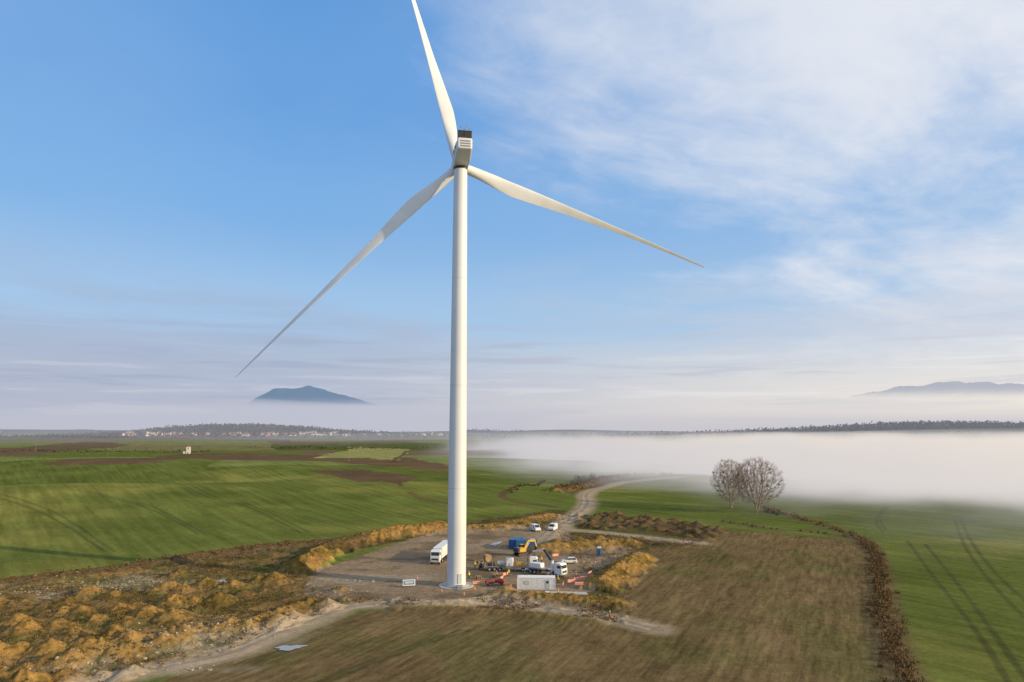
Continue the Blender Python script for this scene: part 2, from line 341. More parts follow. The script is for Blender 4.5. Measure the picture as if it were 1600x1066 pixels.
# ---------------------------------------------------------------- mesh builder
class B:
    def __init__(s,name): s.name=name; s.v=[]; s.f=[]; s.m=[]; s.sm=[]; s.mats=[]
    def mi(s,k):
        if k not in s.mats: s.mats.append(k)
        return s.mats.index(k)
    def add(s,vs,fs,k,smooth_=False):
        o=len(s.v); s.v+= [tuple(p) for p in vs]; s.f+=[tuple(i+o for i in f) for f in fs]; i=s.mi(k); s.m+=[i]*len(fs); s.sm+=[smooth_]*len(fs)
    def box(s,c,d,k,rz=0,rx=0,ry=0,bev=0.,taper=1.):
        Mx=Matrix.Translation(c)@Matrix.Rotation(rz,4,'Z')@Matrix.Rotation(ry,4,'Y')@Matrix.Rotation(rx,4,'X')
        hx,hy,hz=d[0]/2,d[1]/2,d[2]/2; bv=min(bev,hx*.6,hy*.6,hz*.6)
        if bv<=0:
            vs=[(sx*(taper if sz>0 else 1),sy*(taper if sz>0 else 1),sz) for sz in(-hz,hz) for sx,sy in((-hx,-hy),(hx,-hy),(hx,hy),(-hx,hy))]
            fs=[(3,2,1,0),(4,5,6,7),(0,1,5,4),(1,2,6,5),(2,3,7,6),(3,0,4,7)]
        else:
            ring=[(-hx+bv,-hy),(hx-bv,-hy),(hx,-hy+bv),(hx,hy-bv),(hx-bv,hy),(-hx+bv,hy),(-hx,hy-bv),(-hx,-hy+bv)]
            ins=[(px*(hx-bv)/hx,py*(hy-bv)/hy) for px,py in ring]
            vs=[(px,py,-hz) for px,py in ins]+[(px,py,-hz+bv) for px,py in ring]+[(px,py,hz-bv) for px,py in ring]+[(px,py,hz) for px,py in ins]
            fs=[tuple(range(7,-1,-1)),tuple(range(24,32))]
            for l in range(3): fs+=[(l*8+i,l*8+(i+1)%8,(l+1)*8+(i+1)%8,(l+1)*8+i) for i in range(8)]
        s.add([Mx@Vector(p) for p in vs],fs,k)
    def beam(s,a,b_,w,k,h=None):
        a=Vector(a);b_=Vector(b_);d=b_-a; L_=d.length; h=h or w
        q=d.to_track_quat('X','Z').to_matrix().to_4x4(); Mx=Matrix.Translation((a+b_)/2)@q
        vs=[Mx@Vector((sx*L_/2,sy*w/2,sz*h/2)) for sz in(-1,1) for sx,sy in((-1,-1),(1,-1),(1,1),(-1,1))]
        s.add(vs,[(3,2,1,0),(4,5,6,7),(0,1,5,4),(1,2,6,5),(2,3,7,6),(3,0,4,7)],k)
    def cyl(s,a,b_,r0,k,r1=None,n=12,smooth_=True):
        a=Vector(a);b_=Vector(b_); r1=r0 if r1 is None else r1; d=(b_-a).normalized()
        u=d.cross(Vector((0,0,1)) if abs(d.z)<.9 else Vector((1,0,0))).normalized(); w_=d.cross(u)
        vs=[];
        for c,rad in((a,r0),(b_,r1)):
            for i in range(n):
                t=2*math.pi*i/n; vs.append(c+(u*math.cos(t)+w_*math.sin(t))*rad)
        s.add(vs,[(i,i+n,(i+1)%n+n,(i+1)%n) for i in range(n)],k,smooth_)
        s.add(vs,[tuple(range(n)),tuple(range(2*n-1,n-1,-1))],k)
    def prism(s,prof,y0,y1,k):
        n=len(prof)
        vs=[(p[0],y0,p[1]) for p in prof]+[(p[0],y1,p[1]) for p in prof]
        s.add(vs,[tuple(range(n)),tuple(range(2*n-1,n-1,-1))]+[(i,i+n,(i+1)%n+n,(i+1)%n) for i in range(n)],k)
    def frus(s,x0,x1,w0,z0,X0,X1,w1,z1,k):
        vs=[(x0,-w0,z0),(x1,-w0,z0),(x1,w0,z0),(x0,w0,z0),(X0,-w1,z1),(X1,-w1,z1),(X1,w1,z1),(X0,w1,z1)]
        s.add(vs,[(3,2,1,0),(4,5,6,7),(0,1,5,4),(1,2,6,5),(2,3,7,6),(3,0,4,7)],k)
    def wheel(s,x,y,r_,w=.28,k='tyre'):
        s.cyl((x,y-w/2,r_),(x,y+w/2,r_),r_,k,n=18); s.cyl((x,y-w/2-.01,r_),(x,y+w/2+.01,r_),r_*.55,'lgrey',n=12)
    def make(s,loc=(0,0,0),rz=0,parent=None,name=None):
        me=bpy.data.meshes.new(s.name); me.from_pydata(s.v,[],s.f)
        for k in s.mats: me.materials.append(M[k])
        me.polygons.foreach_set('material_index',s.m); me.polygons.foreach_set('use_smooth',s.sm); me.update()
        bm=bmesh.new(); bm.from_mesh(me); bmesh.ops.recalc_face_normals(bm,faces=bm.faces); bm.to_mesh(me); bm.free()
        o=bpy.data.objects.new(name or s.name,me); sc.collection.objects.link(o); o.location=loc; o.rotation_euler=(0,0,rz)
        if parent: o.parent=parent
        return o
def inst(o,name,loc,rz,scl=1.):
    q=bpy.data.objects.new(name,o.data); sc.collection.objects.link(q); q.location=loc; q.rotation_euler=(0,0,rz); q.scale=(scl,)*3
    return q
def empty(name,loc,rz=0):
    o=bpy.data.objects.new(name,None); sc.collection.objects.link(o); o.location=loc; o.rotation_euler=(0,0,rz); return o
# ---------------------------------------------------------------- wind turbine
TX,TY=-12.8,163.0
turb=empty('wind_turbine',(TX,TY,0))
rad=lambda h:2.15-.5*max(0,(h-15)/85)
b_=B('tower'); nseg=64; lev=list(np.linspace(.25,100.3,14)); vs=[];fs=[]
for h in lev: vs+=[(rad(h)*math.cos(2*math.pi*k/nseg),rad(h)*math.sin(2*math.pi*k/nseg),h) for k in range(nseg)]
for i in range(len(lev)-1): fs+=[(i*nseg+k,i*nseg+(k+1)%nseg,(i+1)*nseg+(k+1)%nseg,(i+1)*nseg+k) for k in range(nseg)]
b_.add(vs,fs,'tower',True); b_.make(parent=turb)
b_=B('flanges')
for h in (22,46,72): b_.cyl((0,0,h-.04),(0,0,h+.04),rad(h)+.015,'lgrey',n=64)
b_.make(parent=turb)
b_=B('foundation'); b_.cyl((0,0,-.5),(0,0,.28),2.9,'conc',n=48); b_.cyl((0,0,-.5),(0,0,.12),4.2,'conc',4.0,n=48)
b_.box((1.1,-3.0,.55),(1.2,2.2,.1),'grey')
for i in range(5): b_.box((1.1,-4.1-.28*i,.5-.11*i),(1.1,.26,.05),'grey')
b_.box((.9,-1.98,1.9),(.9,.12,2.1),'lgrey',rz=.42); b_.make(parent=turb)
yaw,tilt,th,LB,BB,CC,ov,hz=0.1797,0.0523,-0.2674,77.2614,6.6825,0.0992,4.2729,102.0113
a=np.array([-math.sin(yaw)*math.cos(tilt),math.cos(yaw)*math.cos(tilt),math.sin(tilt)])
u=np.array([math.cos(yaw),math.sin(yaw),0]); w=np.cross(u,a); hub=a*ov+np.array([0,0,hz])
nac=bpy.data.objects.new('nacelle',None); sc.collection.objects.link(nac); nac.parent=turb; nac.location=(0,0,hz); nac.rotation_euler=(tilt*.5,0,yaw)
b_=B('nacelle_housing')
secs=[(-9.6,1.55,-.35,2.0),(-9.4,1.75,-.55,2.15),(-8.6,1.8,-.75,2.2),(-4.5,1.95,-1.75,2.25),(1.6,1.95,-1.75,2.2),(2.6,1.7,-1.5,1.9),(3.0,1.4,-1.3,1.5)]
vs=[];fs=[];K=12
for (yy,hw,z0,z1) in secs:
    c=.35
    vs+=[(-hw+c,yy,z0),(hw-c,yy,z0),(hw-.1,yy,z0+.1),(hw,yy,z0+c),(hw,yy,z1-c),(hw-.1,yy,z1-.1),(hw-c,yy,z1),(-hw+c,yy,z1),(-hw+.1,yy,z1-.1),(-hw,yy,z1-c),(-hw,yy,z0+c),(-hw+.1,yy,z0+.1)]
for i in range(len(secs)-1): fs+=[(i*K+k,i*K+(k+1)%K,(i+1)*K+(k+1)%K,(i+1)*K+k) for k in range(K)]
fs+=[tuple(range(K)),tuple(range(len(secs)*K-1,(len(secs)-1)*K-1,-1))]
b_.add(vs,fs,'tower')
for zz in (.15,.75,1.35): b_.box((.1,-9.64,zz),(2.3,.08,.3),'grey')
for zz in (.15,.75,1.35): b_.box((.1,-9.68,zz+.12),(2.4,.1,.06),'tower')
b_.cyl((0,0,-2.4),(0,0,-1.6),1.75,'dark',n=40)
for yy in (-7,-4.2,-1.4): b_.box((-1.97,yy,.3),(.05,.06,3.2),'grey')
b_.box((-2.0,-6.0,1.2),(.06,1.2,.5),'dark'); b_.box((-2.0,-2.5,1.2),(.06,1.2,.5),'dark')
b_.make(parent=nac)
b_=B('cooler'); b_.box((0,-8.9,3.15),(3.3,.5,1.6),'brown')
for i in range(14): b_.box((-1.55+i*.238,-9.19,3.15),(.05,.08,1.5),'dark')
b_.box((0,-9.19,3.98),(3.4,.16,.12),'dark'); b_.box((0,-9.2,2.4),(3.4,.16,.1),'dark'); b_.box((0,-9.22,3.15),(.12,.16,1.6),'dark')
for sx in(-1.6,1.6): b_.box((sx,-8.2,2.9),(.1,1.2,1.2),'grey')
b_.make(parent=nac)
b_=B('masts')
for xx,hh,yy in((-.9,1.4,-8.4),(-.1,1.0,-8.2),(.5,1.6,-8.5),(1.2,1.1,-8.3)):
    b_.cyl((xx,yy,2.2),(xx,yy,3.9+hh),.07,'grey',n=6); b_.cyl((xx-.3,yy,3.7+hh),(xx+.3,yy,3.7+hh),.045,'grey',n=5); b_.box((xx,yy,3.95+hh),(.2,.2,.24),'grey')
b_.make(parent=nac)
b_=B('hub'); av=Vector(a); hv=Vector(hub)
prof=[(-1.9,1.35),(-1.5,1.75),(-.6,1.95),(.6,1.95),(1.5,1.7),(2.3,1.1),(2.7,.4),(2.75,.02)]
vs=[];n_=32
for d,rad_ in prof:
    for k in range(n_):
        t=2*math.pi*k/n_; vs.append(hv+av*d+(Vector(u)*math.cos(t)+Vector(w)*math.sin(t))*rad_)
b_.add(vs,[(i*n_+k,i*n_+(k+1)%n_,(i+1)*n_+(k+1)%n_,(i+1)*n_+k) for i in range(len(prof)-1) for k in range(n_)]+[tuple(range(n_))],'blade',True)
b_.make(parent=turb)
def interp(t,xs,ys): return float(np.interp(t,xs,ys))
for kb in range(3):
    t=th+kb*2*math.pi/3; d=math.cos(t)*u+math.sin(t)*w; tt=-math.sin(t)*u+math.cos(t)*w
    ns=90; npf=36; vs=[]
    for i in range(ns):
        s_=(i/(ns-1)); s_=.012+.988*s_**1.05
        ch=interp(s_,[0,.03,.08,.14,.2,.27,.4,.6,.8,.93,.985,1],[2.4,2.4,2.7,3.3,3.6,3.2,2.3,1.45,.9,.6,.35,.08])
        rt=interp(s_,[0,.03,.08,.14,.2,.27,.4,.7,1],[1,1,.78,.5,.38,.3,.25,.2,.17])
        bl=ss(.03,.2,s_)
        be=R(interp(s_,[0,.2,.4,.7,1],[-4,-8,-22,-34,-40]))
        cdir=math.cos(be)*tt+math.sin(be)*a; tdir=-math.sin(be)*tt+math.cos(be)*a
        ctr=hub+LB*s_*d+(CC*LB*s_+BB*s_**2)*a
        for k in range(npf):
            ph=2*math.pi*k/npf; cx_=.5*math.cos(ph); yc=.5*math.sin(ph)
            xc=.5-cx_
            af=1.48*(.2969*math.sqrt(max(xc,0))*2-.126*xc*2-.3516*xc**2*2+.2843*xc**3*2-.1036*xc**4*2)*(1 if ph<math.pi else -.7)*1.7
            yy=yc*(1-bl)+af*bl*.5
            px=cx_-.2*bl
            vs.append(ctr+cdir*ch*px+tdir*ch*rt*yy)
    fs=[(i*npf+k,i*npf+(k+1)%npf,(i+1)*npf+(k+1)%npf,(i+1)*npf+k) for i in range(ns-1) for k in range(npf)]+[tuple(range(npf)),tuple(range(ns*npf-1,(ns-1)*npf-1,-1))]
    b_=B('blade_%d'%(kb+1)); b_.add(vs,fs,'blade',True); b_.make(parent=turb)
# ---------------------------------------------------------------- vehicles and plant
def car():
    b=B('parked_car')
    b.prism([(-2.15,.3),(-2.2,.75),(-2.1,.98),(.95,.98),(1.9,.84),(2.15,.66),(2.15,.3)],-.88,.88,'white')
    b.frus(-1.95,1.0,.84,.98,-1.55,.25,.66,1.42,'glass'); b.box((-.65,0,1.45),(1.75,1.3,.07),'white',bev=.03)
    for xx in(-1.85,-.35,.55): b.beam((xx if xx>-1 else -1.9,.8,.98),(xx*.75-.2,.66,1.42),.07,'white'); b.beam((xx if xx>-1 else -1.9,-.8,.98),(xx*.75-.2,-.66,1.42),.07,'white')
    for xx in(-1.35,1.35):
        for yy in(-.8,.8): b.wheel(xx,yy,.33,.2)
    b.box((2.16,0,.5),(.04,1.3,.14),'dark'); b.box((-2.2,.65,.8),(.04,.3,.15),'red'); b.box((-2.2,-.65,.8),(.04,.3,.15),'red'); return b
def van():
    b=B('white_van')
    b.prism([(-2.6,.35),(-2.65,2.1),(-2.5,2.3),(1.0,2.3),(1.75,1.45),(2.5,1.15),(2.62,.8),(2.62,.35)],-.98,.98,'white')
    b.add([(1.06,-.85,2.26),(1.06,.85,2.26),(1.76,.9,1.48),(1.76,-.9,1.48)],[(0,1,2,3)],'glass')
    for sy in(-1,1): b.box((.75,sy*.985,1.65),(1.1,.02,.55),'glass'); b.box((2.62,sy*.7,.8),(.05,.35,.2),'lgrey')
    b.box((-2.66,0,1.7),(.03,1.5,.5),'glass'); b.box((2.64,0,.5),(.06,1.6,.2),'dark')
    for xx in(-1.6,1.6):
        for yy in(-.88,.88): b.wheel(xx,yy,.36,.22)
    return b
def cab(b,x0,z0=.95,h=2.5,w=2.45,l=2.1,k='white'):
    b.prism([(x0,z0),(x0,z0+h),(x0+l*.75,z0+h),(x0+l*.93,z0+h-.35),(x0+l,z0+h*.5),(x0+l,z0-.35),(x0+l*.5,z0-.35)],-w/2,w/2,k)
    b.add([(x0+l*.94,-w*.44,z0+h-.42),(x0+l*.94,w*.44,z0+h-.42),(x0+l+.015,w*.44,z0+h*.5),(x0+l+.015,-w*.44,z0+h*.5)],[(0,1,2,3)],'glass')
    for sy in(-1,1): b.box((x0+l*.6,sy*(w/2+.01),z0+h*.66),(l*.45,.02,h*.27),'glass'); b.beam((x0+l,sy*(w/2+.15),z0+h*.9),(x0+l,sy*(w/2+.15),z0+h*.6),.12,'dark')
    b.box((x0+l+.02,0,z0+.35),(.06,w*.75,.5),'dark'); b.box((x0+l+.04,0,z0-.2),(.1,w*.95,.25),'lgrey')
    for sy in(-.95,.95): b.box((x0+l+.06,sy,z0-.02),(.06,.35,.18),'lgrey')
def lorry():
    b=B('box_lorry'); cab(b,5.9,1.05,2.6)
    b.box((-1.5,0,2.55),(13.2,2.5,2.8),'white',bev=.05); b.box((0,0,1.0),(15,.9,.25),'dark')
    for i in range(12): b.box((-7.6+i*1.1,0,2.55),(.06,2.54,2.7),'lgrey')
    for xx in(-6.6,-5.3,-4.0,4.4,7.0):
        for yy in(-1.05,1.05): b.wheel(xx,yy,.5,.35)
    b.box((-2,0,.8),(3,2.3,.6),'dark'); return b
def flatbed():
    b=B('flatbed_truck'); cab(b,4.6)
    b.box((-1.2,0,1.15),(11.4,2.5,.18),'wood'); b.box((-1,0,.95),(11.5,.9,.25),'dark')
    for sy in(-1.24,1.24):
        b.box((-1.2,sy,1.15),(11.4,.06,.28),'grey')
        for i in range(7): b.box((-6.6+i*1.75,sy,1.75),(.09,.09,1.1),'yellow')
    for xx in(-5.6,-4.3,-3.0,2.8,5.7):
        for yy in(-1.0,1.0): b.wheel(xx,yy,.48,.33)
    b.box((-.6,0,2.2),(1.9,1.9,1.9),'white',bev=.12); b.box((-.6,0,3.2),(1.0,.9,.2),'lgrey'); b.cyl((-3.6,-.5,1.9),(-1.9,-.5,1.9),.65,'lgrey'); b.box((2.0,.2,1.7),(1.6,1.7,.9),'yellow'); b.box((-5.3,0,1.6),(1.6,1.9,.7),'dark')
    return b
def cranetruck():
    b=B('truck_mounted_crane'); cab(b,3.4,1.0,2.3)
    b.box((-.7,0,1.0),(8.8,.9,.3),'dark'); b.box((-2.2,0,1.35),(5.4,2.4,.25),'grey'); b.box((-2.8,0,2.0),(3.2,2.2,1.1),'white',bev=.08)
    for xx in(-3.9,-2.6,4.3,2.6):
        for yy in(-1.05,1.05): b.wheel(xx,yy,.5,.33)
    for xx in(2.2,-4.8):
        for sy in(-1,1): b.beam((xx,0,1.0),(xx,sy*2.3,1.0),.2,'white'); b.beam((xx,sy*2.3,1.0),(xx,sy*2.3,.05),.14,'lgrey'); b.box((xx,sy*2.3,.04),(.5,.5,.08),'dark')
    b.cyl((1.9,0,1.1),(1.9,0,3.6),.38,'white'); b.beam((1.9,0,3.4),(-.6,.1,6.0),.42,'dark',.5); b.beam((-.6,.1,6.0),(-4.2,.2,5.1),.34,'white',.4); b.beam((-4.2,.2,5.1),(-5.8,.25,4.2),.24,'dark'); b.beam((1.5,0,2.4),(.4,0,4.6),.2,'lgrey'); b.beam((-5.8,.25,4.2),(-5.8,.25,2.9),.06,'dark'); b.box((-5.8,.25,2.8),(.25,.2,.35),'dark')
    return b
def excav():
    b=B('excavator')
    for sy in(-1.1,1.1):
        b.prism([(-1.9,.2),(-1.6,0),(1.6,0),(1.9,.2),(1.9,.6),(1.6,.85),(-1.6,.85),(-1.9,.6)],sy-.28,sy+.28,'dark')
    b.box((0,0,.8),(1.6,1.8,.3),'dark'); b.box((-.6,0,1.6),(2.9,2.4,1.1),'yellow',bev=.12); b.box((-1.7,0,1.7),(.9,2.5,1.2),'dark',bev=.15)
    b.box((.6,.75,2.1),(1.3,.95,1.6),'glass'); b.box((.6,.75,2.93),(1.35,1.0,.08),'yellow'); 
    for xx in(0,1.22): 
        for yy in(.32,1.2): b.box((xx,yy,2.1),(.1,.08,1.6),'yellow')
    b.beam((.8,-.1,1.7),(2.3,-.1,3.9),.4,'yellow',.55); b.beam((2.3,-.1,3.9),(4.4,-.1,3.7),.36,'yellow',.48); b.beam((4.5,-.1,4.0),(5.2,-.1,2.0),.3,'yellow',.4); b.beam((1.5,-.1,1.8),(2.7,-.1,3.4),.16,'lgrey'); b.beam((3.0,-.1,4.3),(4.5,-.1,4.1),.14,'lgrey')
    b.prism([(4.9,2.0),(5.5,2.0),(5.7,1.4),(5.2,.9),(4.5,1.1),(5.0,1.4)],-.6,.4,'dark'); return b
def container(k,L_=6.1,name='shipping_container',win=False):
    b=B(name); b.box((0,0,1.35),(L_,2.4,2.5),k)
    for xx in(-L_/2,L_/2):
        for yy in(-1.2,1.2): b.box((xx,yy,1.35),(.16,.16,2.66),k)
    for yy in(-1.2,1.2):
        b.box((0,yy,2.62),(L_,.14,.14),k); b.box((0,yy,.08),(L_,.14,.16),'dark' if not win else 'lgrey')
        nn=int(L_/.28)
        for i in range(nn): b.box((-L_/2+.2+i*(L_-.4)/(nn-1),yy,1.35),(.12,.07,2.36),k)
    b.box((L_/2+.03,-.3,1.3),(.05,.05,2.3),'lgrey'); b.box((L_/2+.03,.3,1.3),(.05,.05,2.3),'lgrey')
    if win:
        b.box((-L_*.25,-1.27,1.6),(1.2,.06,.8),'lgrey'); b.box((L_*.3,-1.27,1.2),(.9,.06,2.0),'lgrey'); b.box((L_*.3,-1.31,1.7),(.5,.03,.5),'glass')
    return b
def wc():
    b=B('portable_toilet'); b.box((0,0,1.1),(1.1,1.1,2.1),'blue',bev=.06); b.frus(-.56,.56,.56,2.15,-.4,.4,.4,2.38,'white')
    b.box((0,-.57,1.08),(.8,.05,1.8),'blue'); b.box((0,-.6,1.95),(.6,.03,.12),'white'); b.box((.3,-.6,1.1),(.06,.05,.14),'dark'); b.box((0,0,.06),(1.2,1.2,.1),'dark')
    for xx in(-.5,0,.5): b.box((xx,.57,1.1),(.06,.04,1.9),'blue')
    return b
def compressor():
    b=B('site_compressor'); b.box((0,0,.85),(2.1,1.1,.8),'red',bev=.12); b.box((-.2,0,1.3),(1.2,.9,.12),'dark'); b.beam((1.05,0,.55),(2.1,0,.45),.1,'dark'); b.wheel(-.2,.6,.32,.18); b.wheel(-.2,-.6,.32,.18); b.box((0,-.56,.85),(1.4,.03,.4),'dark'); return b
def pallets():
    b=B('pallet_stack')
    for i in range(5):
        zz=i*.15
        for j in range(5): b.box((0,-.45+j*.225,zz+.13),(1.2,.12,.03),'wood')
        for j in(-.5,0,.5): b.box((j,0,zz+.06),(.1,1.0,.1),'wood')
    return b
def barrier(k='orange'):
    b=B('safety_barrier')
    for zz in(.35,.65,.95): b.box((0,0,zz),(2.0,.05,.14),k)
    for zz in(.5,.8): b.box((0,0,zz),(2.0,.04,.1),'white')
    for xx in(-.95,.95): b.box((xx,0,.52),(.06,.06,1.04),k); b.box((xx,0,.04),(.1,.6,.08),'dark')
    return b
def wz(p): return float(H(p[0],p[1])[0])
def put(b,u_,v_,ang,name=None,dz_=0):
    p=at(u_,v_,True); p.z+=dz_; return b.make(loc=p,rz=R(ang),name=name)
put(lorry(),690,874,-97)
put(flatbed(),800,892,-4)
put(cranetruck(),853,898,-38)
put(excav(),815,868,35)
put(container('blue'),806,855,72); put(container('blue'),822,859,8)
put(container('white',8.4,'site_office_container',True),838,920,-3)
put(wc(),936,868,-10)
c0=put(car(),889,880,185)
v0=put(van(),837,830,-70); inst(v0,'white_van.001',at(864,829,True),R(-110)); 
c1=put(compressor(),765,915,20); inst(c1,'site_compressor.001',at(781,914,True),R(160))
p0=put(pallets(),748,905,25); inst(p0,'pallet_stack.001',at(772,903,True),R(70)); inst(p0,'pallet_stack.002',at(885,905,True),R(10)); inst(p0,'pallet_stack.003',at(745,880,True),R(0))
k=0; br=None
for (u_,v_,an) in [(893,912,20),(903,909,10),(913,907,5),(922,903,60),(784,907,70),(790,901,50),(745,915,10),(880,917,80),(868,871,30),(905,920,0)]:
    if br is None: br=put(barrier(),u_,v_,an)
    else: inst(br,'safety_barrier.%03d'%k,at(u_,v_,True),R(an))
    k+=1
def drum():
    b=B('cable_drum'); b.cyl((0,-.5,1),(0,-.42,1),1,'wood',n=20); b.cyl((0,.42,1),(0,.5,1),1,'wood',n=20); b.cyl((0,-.42,1),(0,.42,1),.6,'dark',n=16); return b
d0=put(drum(),762,878,30); inst(d0,'cable_drum.001',at(752,890,True),R(80))
def cone():
    b=B('traffic_cone'); b.box((0,0,.03),(.45,.45,.06),'orange'); b.cyl((0,0,.05),(0,0,.75),.17,'orange',.03,n=12); b.cyl((0,0,.35),(0,0,.48),.112,'white',.085,n=12); return b
k0=put(cone(),742,922,0)
for i,(u_,v_) in enumerate([(690,925),(725,930),(652,905),(872,925),(930,880),(805,915),(798,925)]): inst(k0,'traffic_cone.%03d'%(i+1),at(u_,v_,True),0)
b=B('plank_pile'); 
for i in range(14): b.box((rng.uniform(-.3,.3),-.9+i*.14,.08+.06*(i%3)),(4+rng.uniform(-.5,.5),.12,.06),'wood',rz=rng.uniform(-.03,.03))
pk=put(b,720,872,10); inst(pk,'plank_pile.001',at(905,893,True),R(100))
b=B('concrete_slab'); b.box((0,0,.12),(8,2.2,.24),'conc',bev=.04); b.box((-4.6,.3,.1),(1,1.6,.2),'white'); put(b,888,928,-6)
b=B('information_board'); b.box((0,0,1.05),(2.8,.08,1.3),'white',rx=R(-25)); b.box((0,-.06,1.08),(2.4,.04,.9),'blue',rx=R(-25)); b.box((0,-.09,1.1),(2.0,.03,.5),'lgrey',rx=R(-25))
for xx in(-1.1,1.1): b.beam((xx,.1,0),(xx,.2,1.2),.1,'grey'); b.beam((xx,1.0,0),(xx,.3,1.3),.08,'grey')
put(b,639,918,10)
b=B('orange_net_fence'); fl=smooth(poly([(598,838),(630,833),(660,829),(692,827)]),8); hh=H(fl[:,0],fl[:,1])
for i in range(len(fl)-1):
    p=Vector((fl[i,0],fl[i,1],hh[i])); q=Vector((fl[i+1,0],fl[i+1,1],hh[i+1]))
    b.beam(p,p+Vector((0,0,1.25)),.07,'dark')
    for zz in np.linspace(.25,1.15,7): b.beam(p+Vector((0,0,zz)),q+Vector((0,0,zz)),.02,'orange',.1)
b.make()
def puddle(u_,v_,a_,b2,ang):
    p=at(u_,v_); vs=[];nn=36
    for i in range(nn):
        t=2*math.pi*i/nn; q=1+.22*math.sin(3*t+u_)+.12*math.sin(7*t)
        vs.append((a_*q*math.cos(t),b2*q*math.sin(t),0))
    b=B('puddle'); b.add(vs,[tuple(range(nn))],'water'); zz=wz(p); o=b.make(loc=(p.x,p.y,zz+.12),rz=R(ang))
puddle(453,1013,2.2,1.3,15); puddle(342,911,2,1.5,0); puddle(775,850,4,1.2,70); puddle(700,865,3,1.,30)
# ---------------------------------------------------------------- people
def person(name,u_,v_,ang,vest='hiviz',pose='stand'):
    p=at(u_,v_,True); root=empty(name,p,R(ang))
    me=bpy.data.meshes.new('body'); st=.28 if pose=='walk' else .1; lf=1 if pose=='walk' else .2
    V=[(0,0,.98,.15),(0,0,1.2,.15),(0,0,1.42,.16),(0,0,1.52,.065),(0,.01,1.58,.065)]
    E=[(0,1),(1,2),(2,3),(3,4)]
    def ch(par,pts):
        for q in pts: V.append(q); E.append((par,len(V)-1)); par=len(V)-1
        return par
    for s in(-1,1):
        ch(0,[(s*.1,0,.9,.095),(s*.12,s*st*.5,.5,.065),(s*.13,s*st-.05*lf,.09,.045),(s*.14,s*st+.14,.04,.04)])
        arm=-.2*s if pose=='walk' else .05
        e=(s*.27,.02+arm*.4,1.16,.045); wv=(s*.26,.10+arm,.93,.032)
        if pose=='reach': e=(s*.25,.22,1.2,.045); wv=(s*.2,.45,1.25,.032)
        k_=ch(2,[(s*.2,0,1.43,.06),e,wv])
        hx,hy,hz2=wv[:3]; dn=(0,.0,-1) if pose!='reach' else (0,1,0)
        pm=ch(k_,[(hx+dn[0]*.07,hy+dn[1]*.07,hz2+dn[2]*.07,.03)])
        for f in range(4):
            L_=(.075,.085,.08,.06)[f]; o_=(f-1.5)*.018
            bx,by,bz=V[pm][0],V[pm][1],V[pm][2]
            if pose!='reach': ch(pm,[(bx,by+o_,bz-.03,.009),(bx-s*.012,by+o_,bz-.03-L_*.6,.008)])
            else: ch(pm,[(bx+o_,by+.03,bz,.009),(bx+o_,by+.03+L_*.6,bz-.012,.008)])
        ch(k_,[(hx-s*.0,hy+.035,hz2-.03 if pose!='reach' else hz2+.03,.011)])
    me.from_pydata([q[:3] for q in V],E,[])
    o=bpy.data.objects.new('body',me); sc.collection.objects.link(o); o.parent=root
    sk=o.modifiers.new('skin','SKIN')
    if not me.skin_vertices:
        bm=bmesh.new(); bm.from_mesh(me); bm.verts.layers.skin.verify(); bm.to_mesh(me); bm.free()
    for i,sv_ in enumerate(me.skin_vertices[0].data):
        sv_.radius=(V[i][3],V[i][3]); sv_.use_root=(i==0)
    sb=o.modifiers.new('sub','SUBSURF'); sb.levels=1; sb.render_levels=1
    dg=bpy.context.evaluated_depsgraph_get(); ev=bpy.data.meshes.new_from_object(o.evaluated_get(dg)); o.modifiers.clear(); o.data=ev
    ev.materials.clear()
    for k_ in('navy',vest,'skin'): ev.materials.append(M[k_])
    for pl in ev.polygons:
        c=pl.center; pl.use_smooth=True
        hand=(abs(c.x)>.19 and c.z<.93) if pose!='reach' else c.y>.45
        pl.material_index=2 if (hand or c.z>1.5) else (1 if c.z>.95 else 0)
    h=B('head'); 
    def ell(c,rx,ry,rz_,k_,zmin=-1):
        vs=[];fs=[];a1=10;a2=14
        for i in range(a1+1):
            ph=math.pi*i/a1
            for j in range(a2):
                t=2*math.pi*j/a2; zz=max(math.cos(ph),zmin); vs.append((c[0]+rx*math.sin(ph)*math.cos(t),c[1]+ry*math.sin(ph)*math.sin(t),c[2]+rz_*zz))
        for i in range(a1): fs+=[(i*a2+j,i*a2+(j+1)%a2,(i+1)*a2+(j+1)%a2,(i+1)*a2+j) for j in range(a2)]
        h.add(vs,fs,k_,True)
    ell((0,.02,1.66),.078,.095,.12,'skin'); ell((0,.01,1.70),.10,.13,.10,'helmet',-.1); h.box((0,.13,1.70),(.14,.1,.015),'helmet')
    ell((0,.118,1.645),.014,.02,.02,'skin'); ell((.03,.105,1.667),.012,.01,.008,'dark'); ell((-.03,.105,1.667),.012,.01,.008,'dark'); h.box((0,.108,1.61),(.04,.01,.008),'red')
    for s in(-1,1): ell((s*.08,.01,1.655),.012,.02,.03,'skin')
    h.make(parent=root)
person('walking_person',953,971,-60,'hivizo','walk')
for i,(u_,v_,an,vs_,po) in enumerate([(733,905,30,'hiviz','stand'),(776,904,120,'hivizo','reach'),(762,884,-90,'hiviz','stand'),(795,901,200,'hiviz','reach'),(900,905,100,'hivizo','walk'),(872,912,-30,'hiviz','stand'),(846,880,180,'hiviz','stand'),(742,888,0,'hiviz','walk')]):
    person('site_worker' if i==0 else 'site_worker.%03d'%i,u_,v_,an,vs_,po)
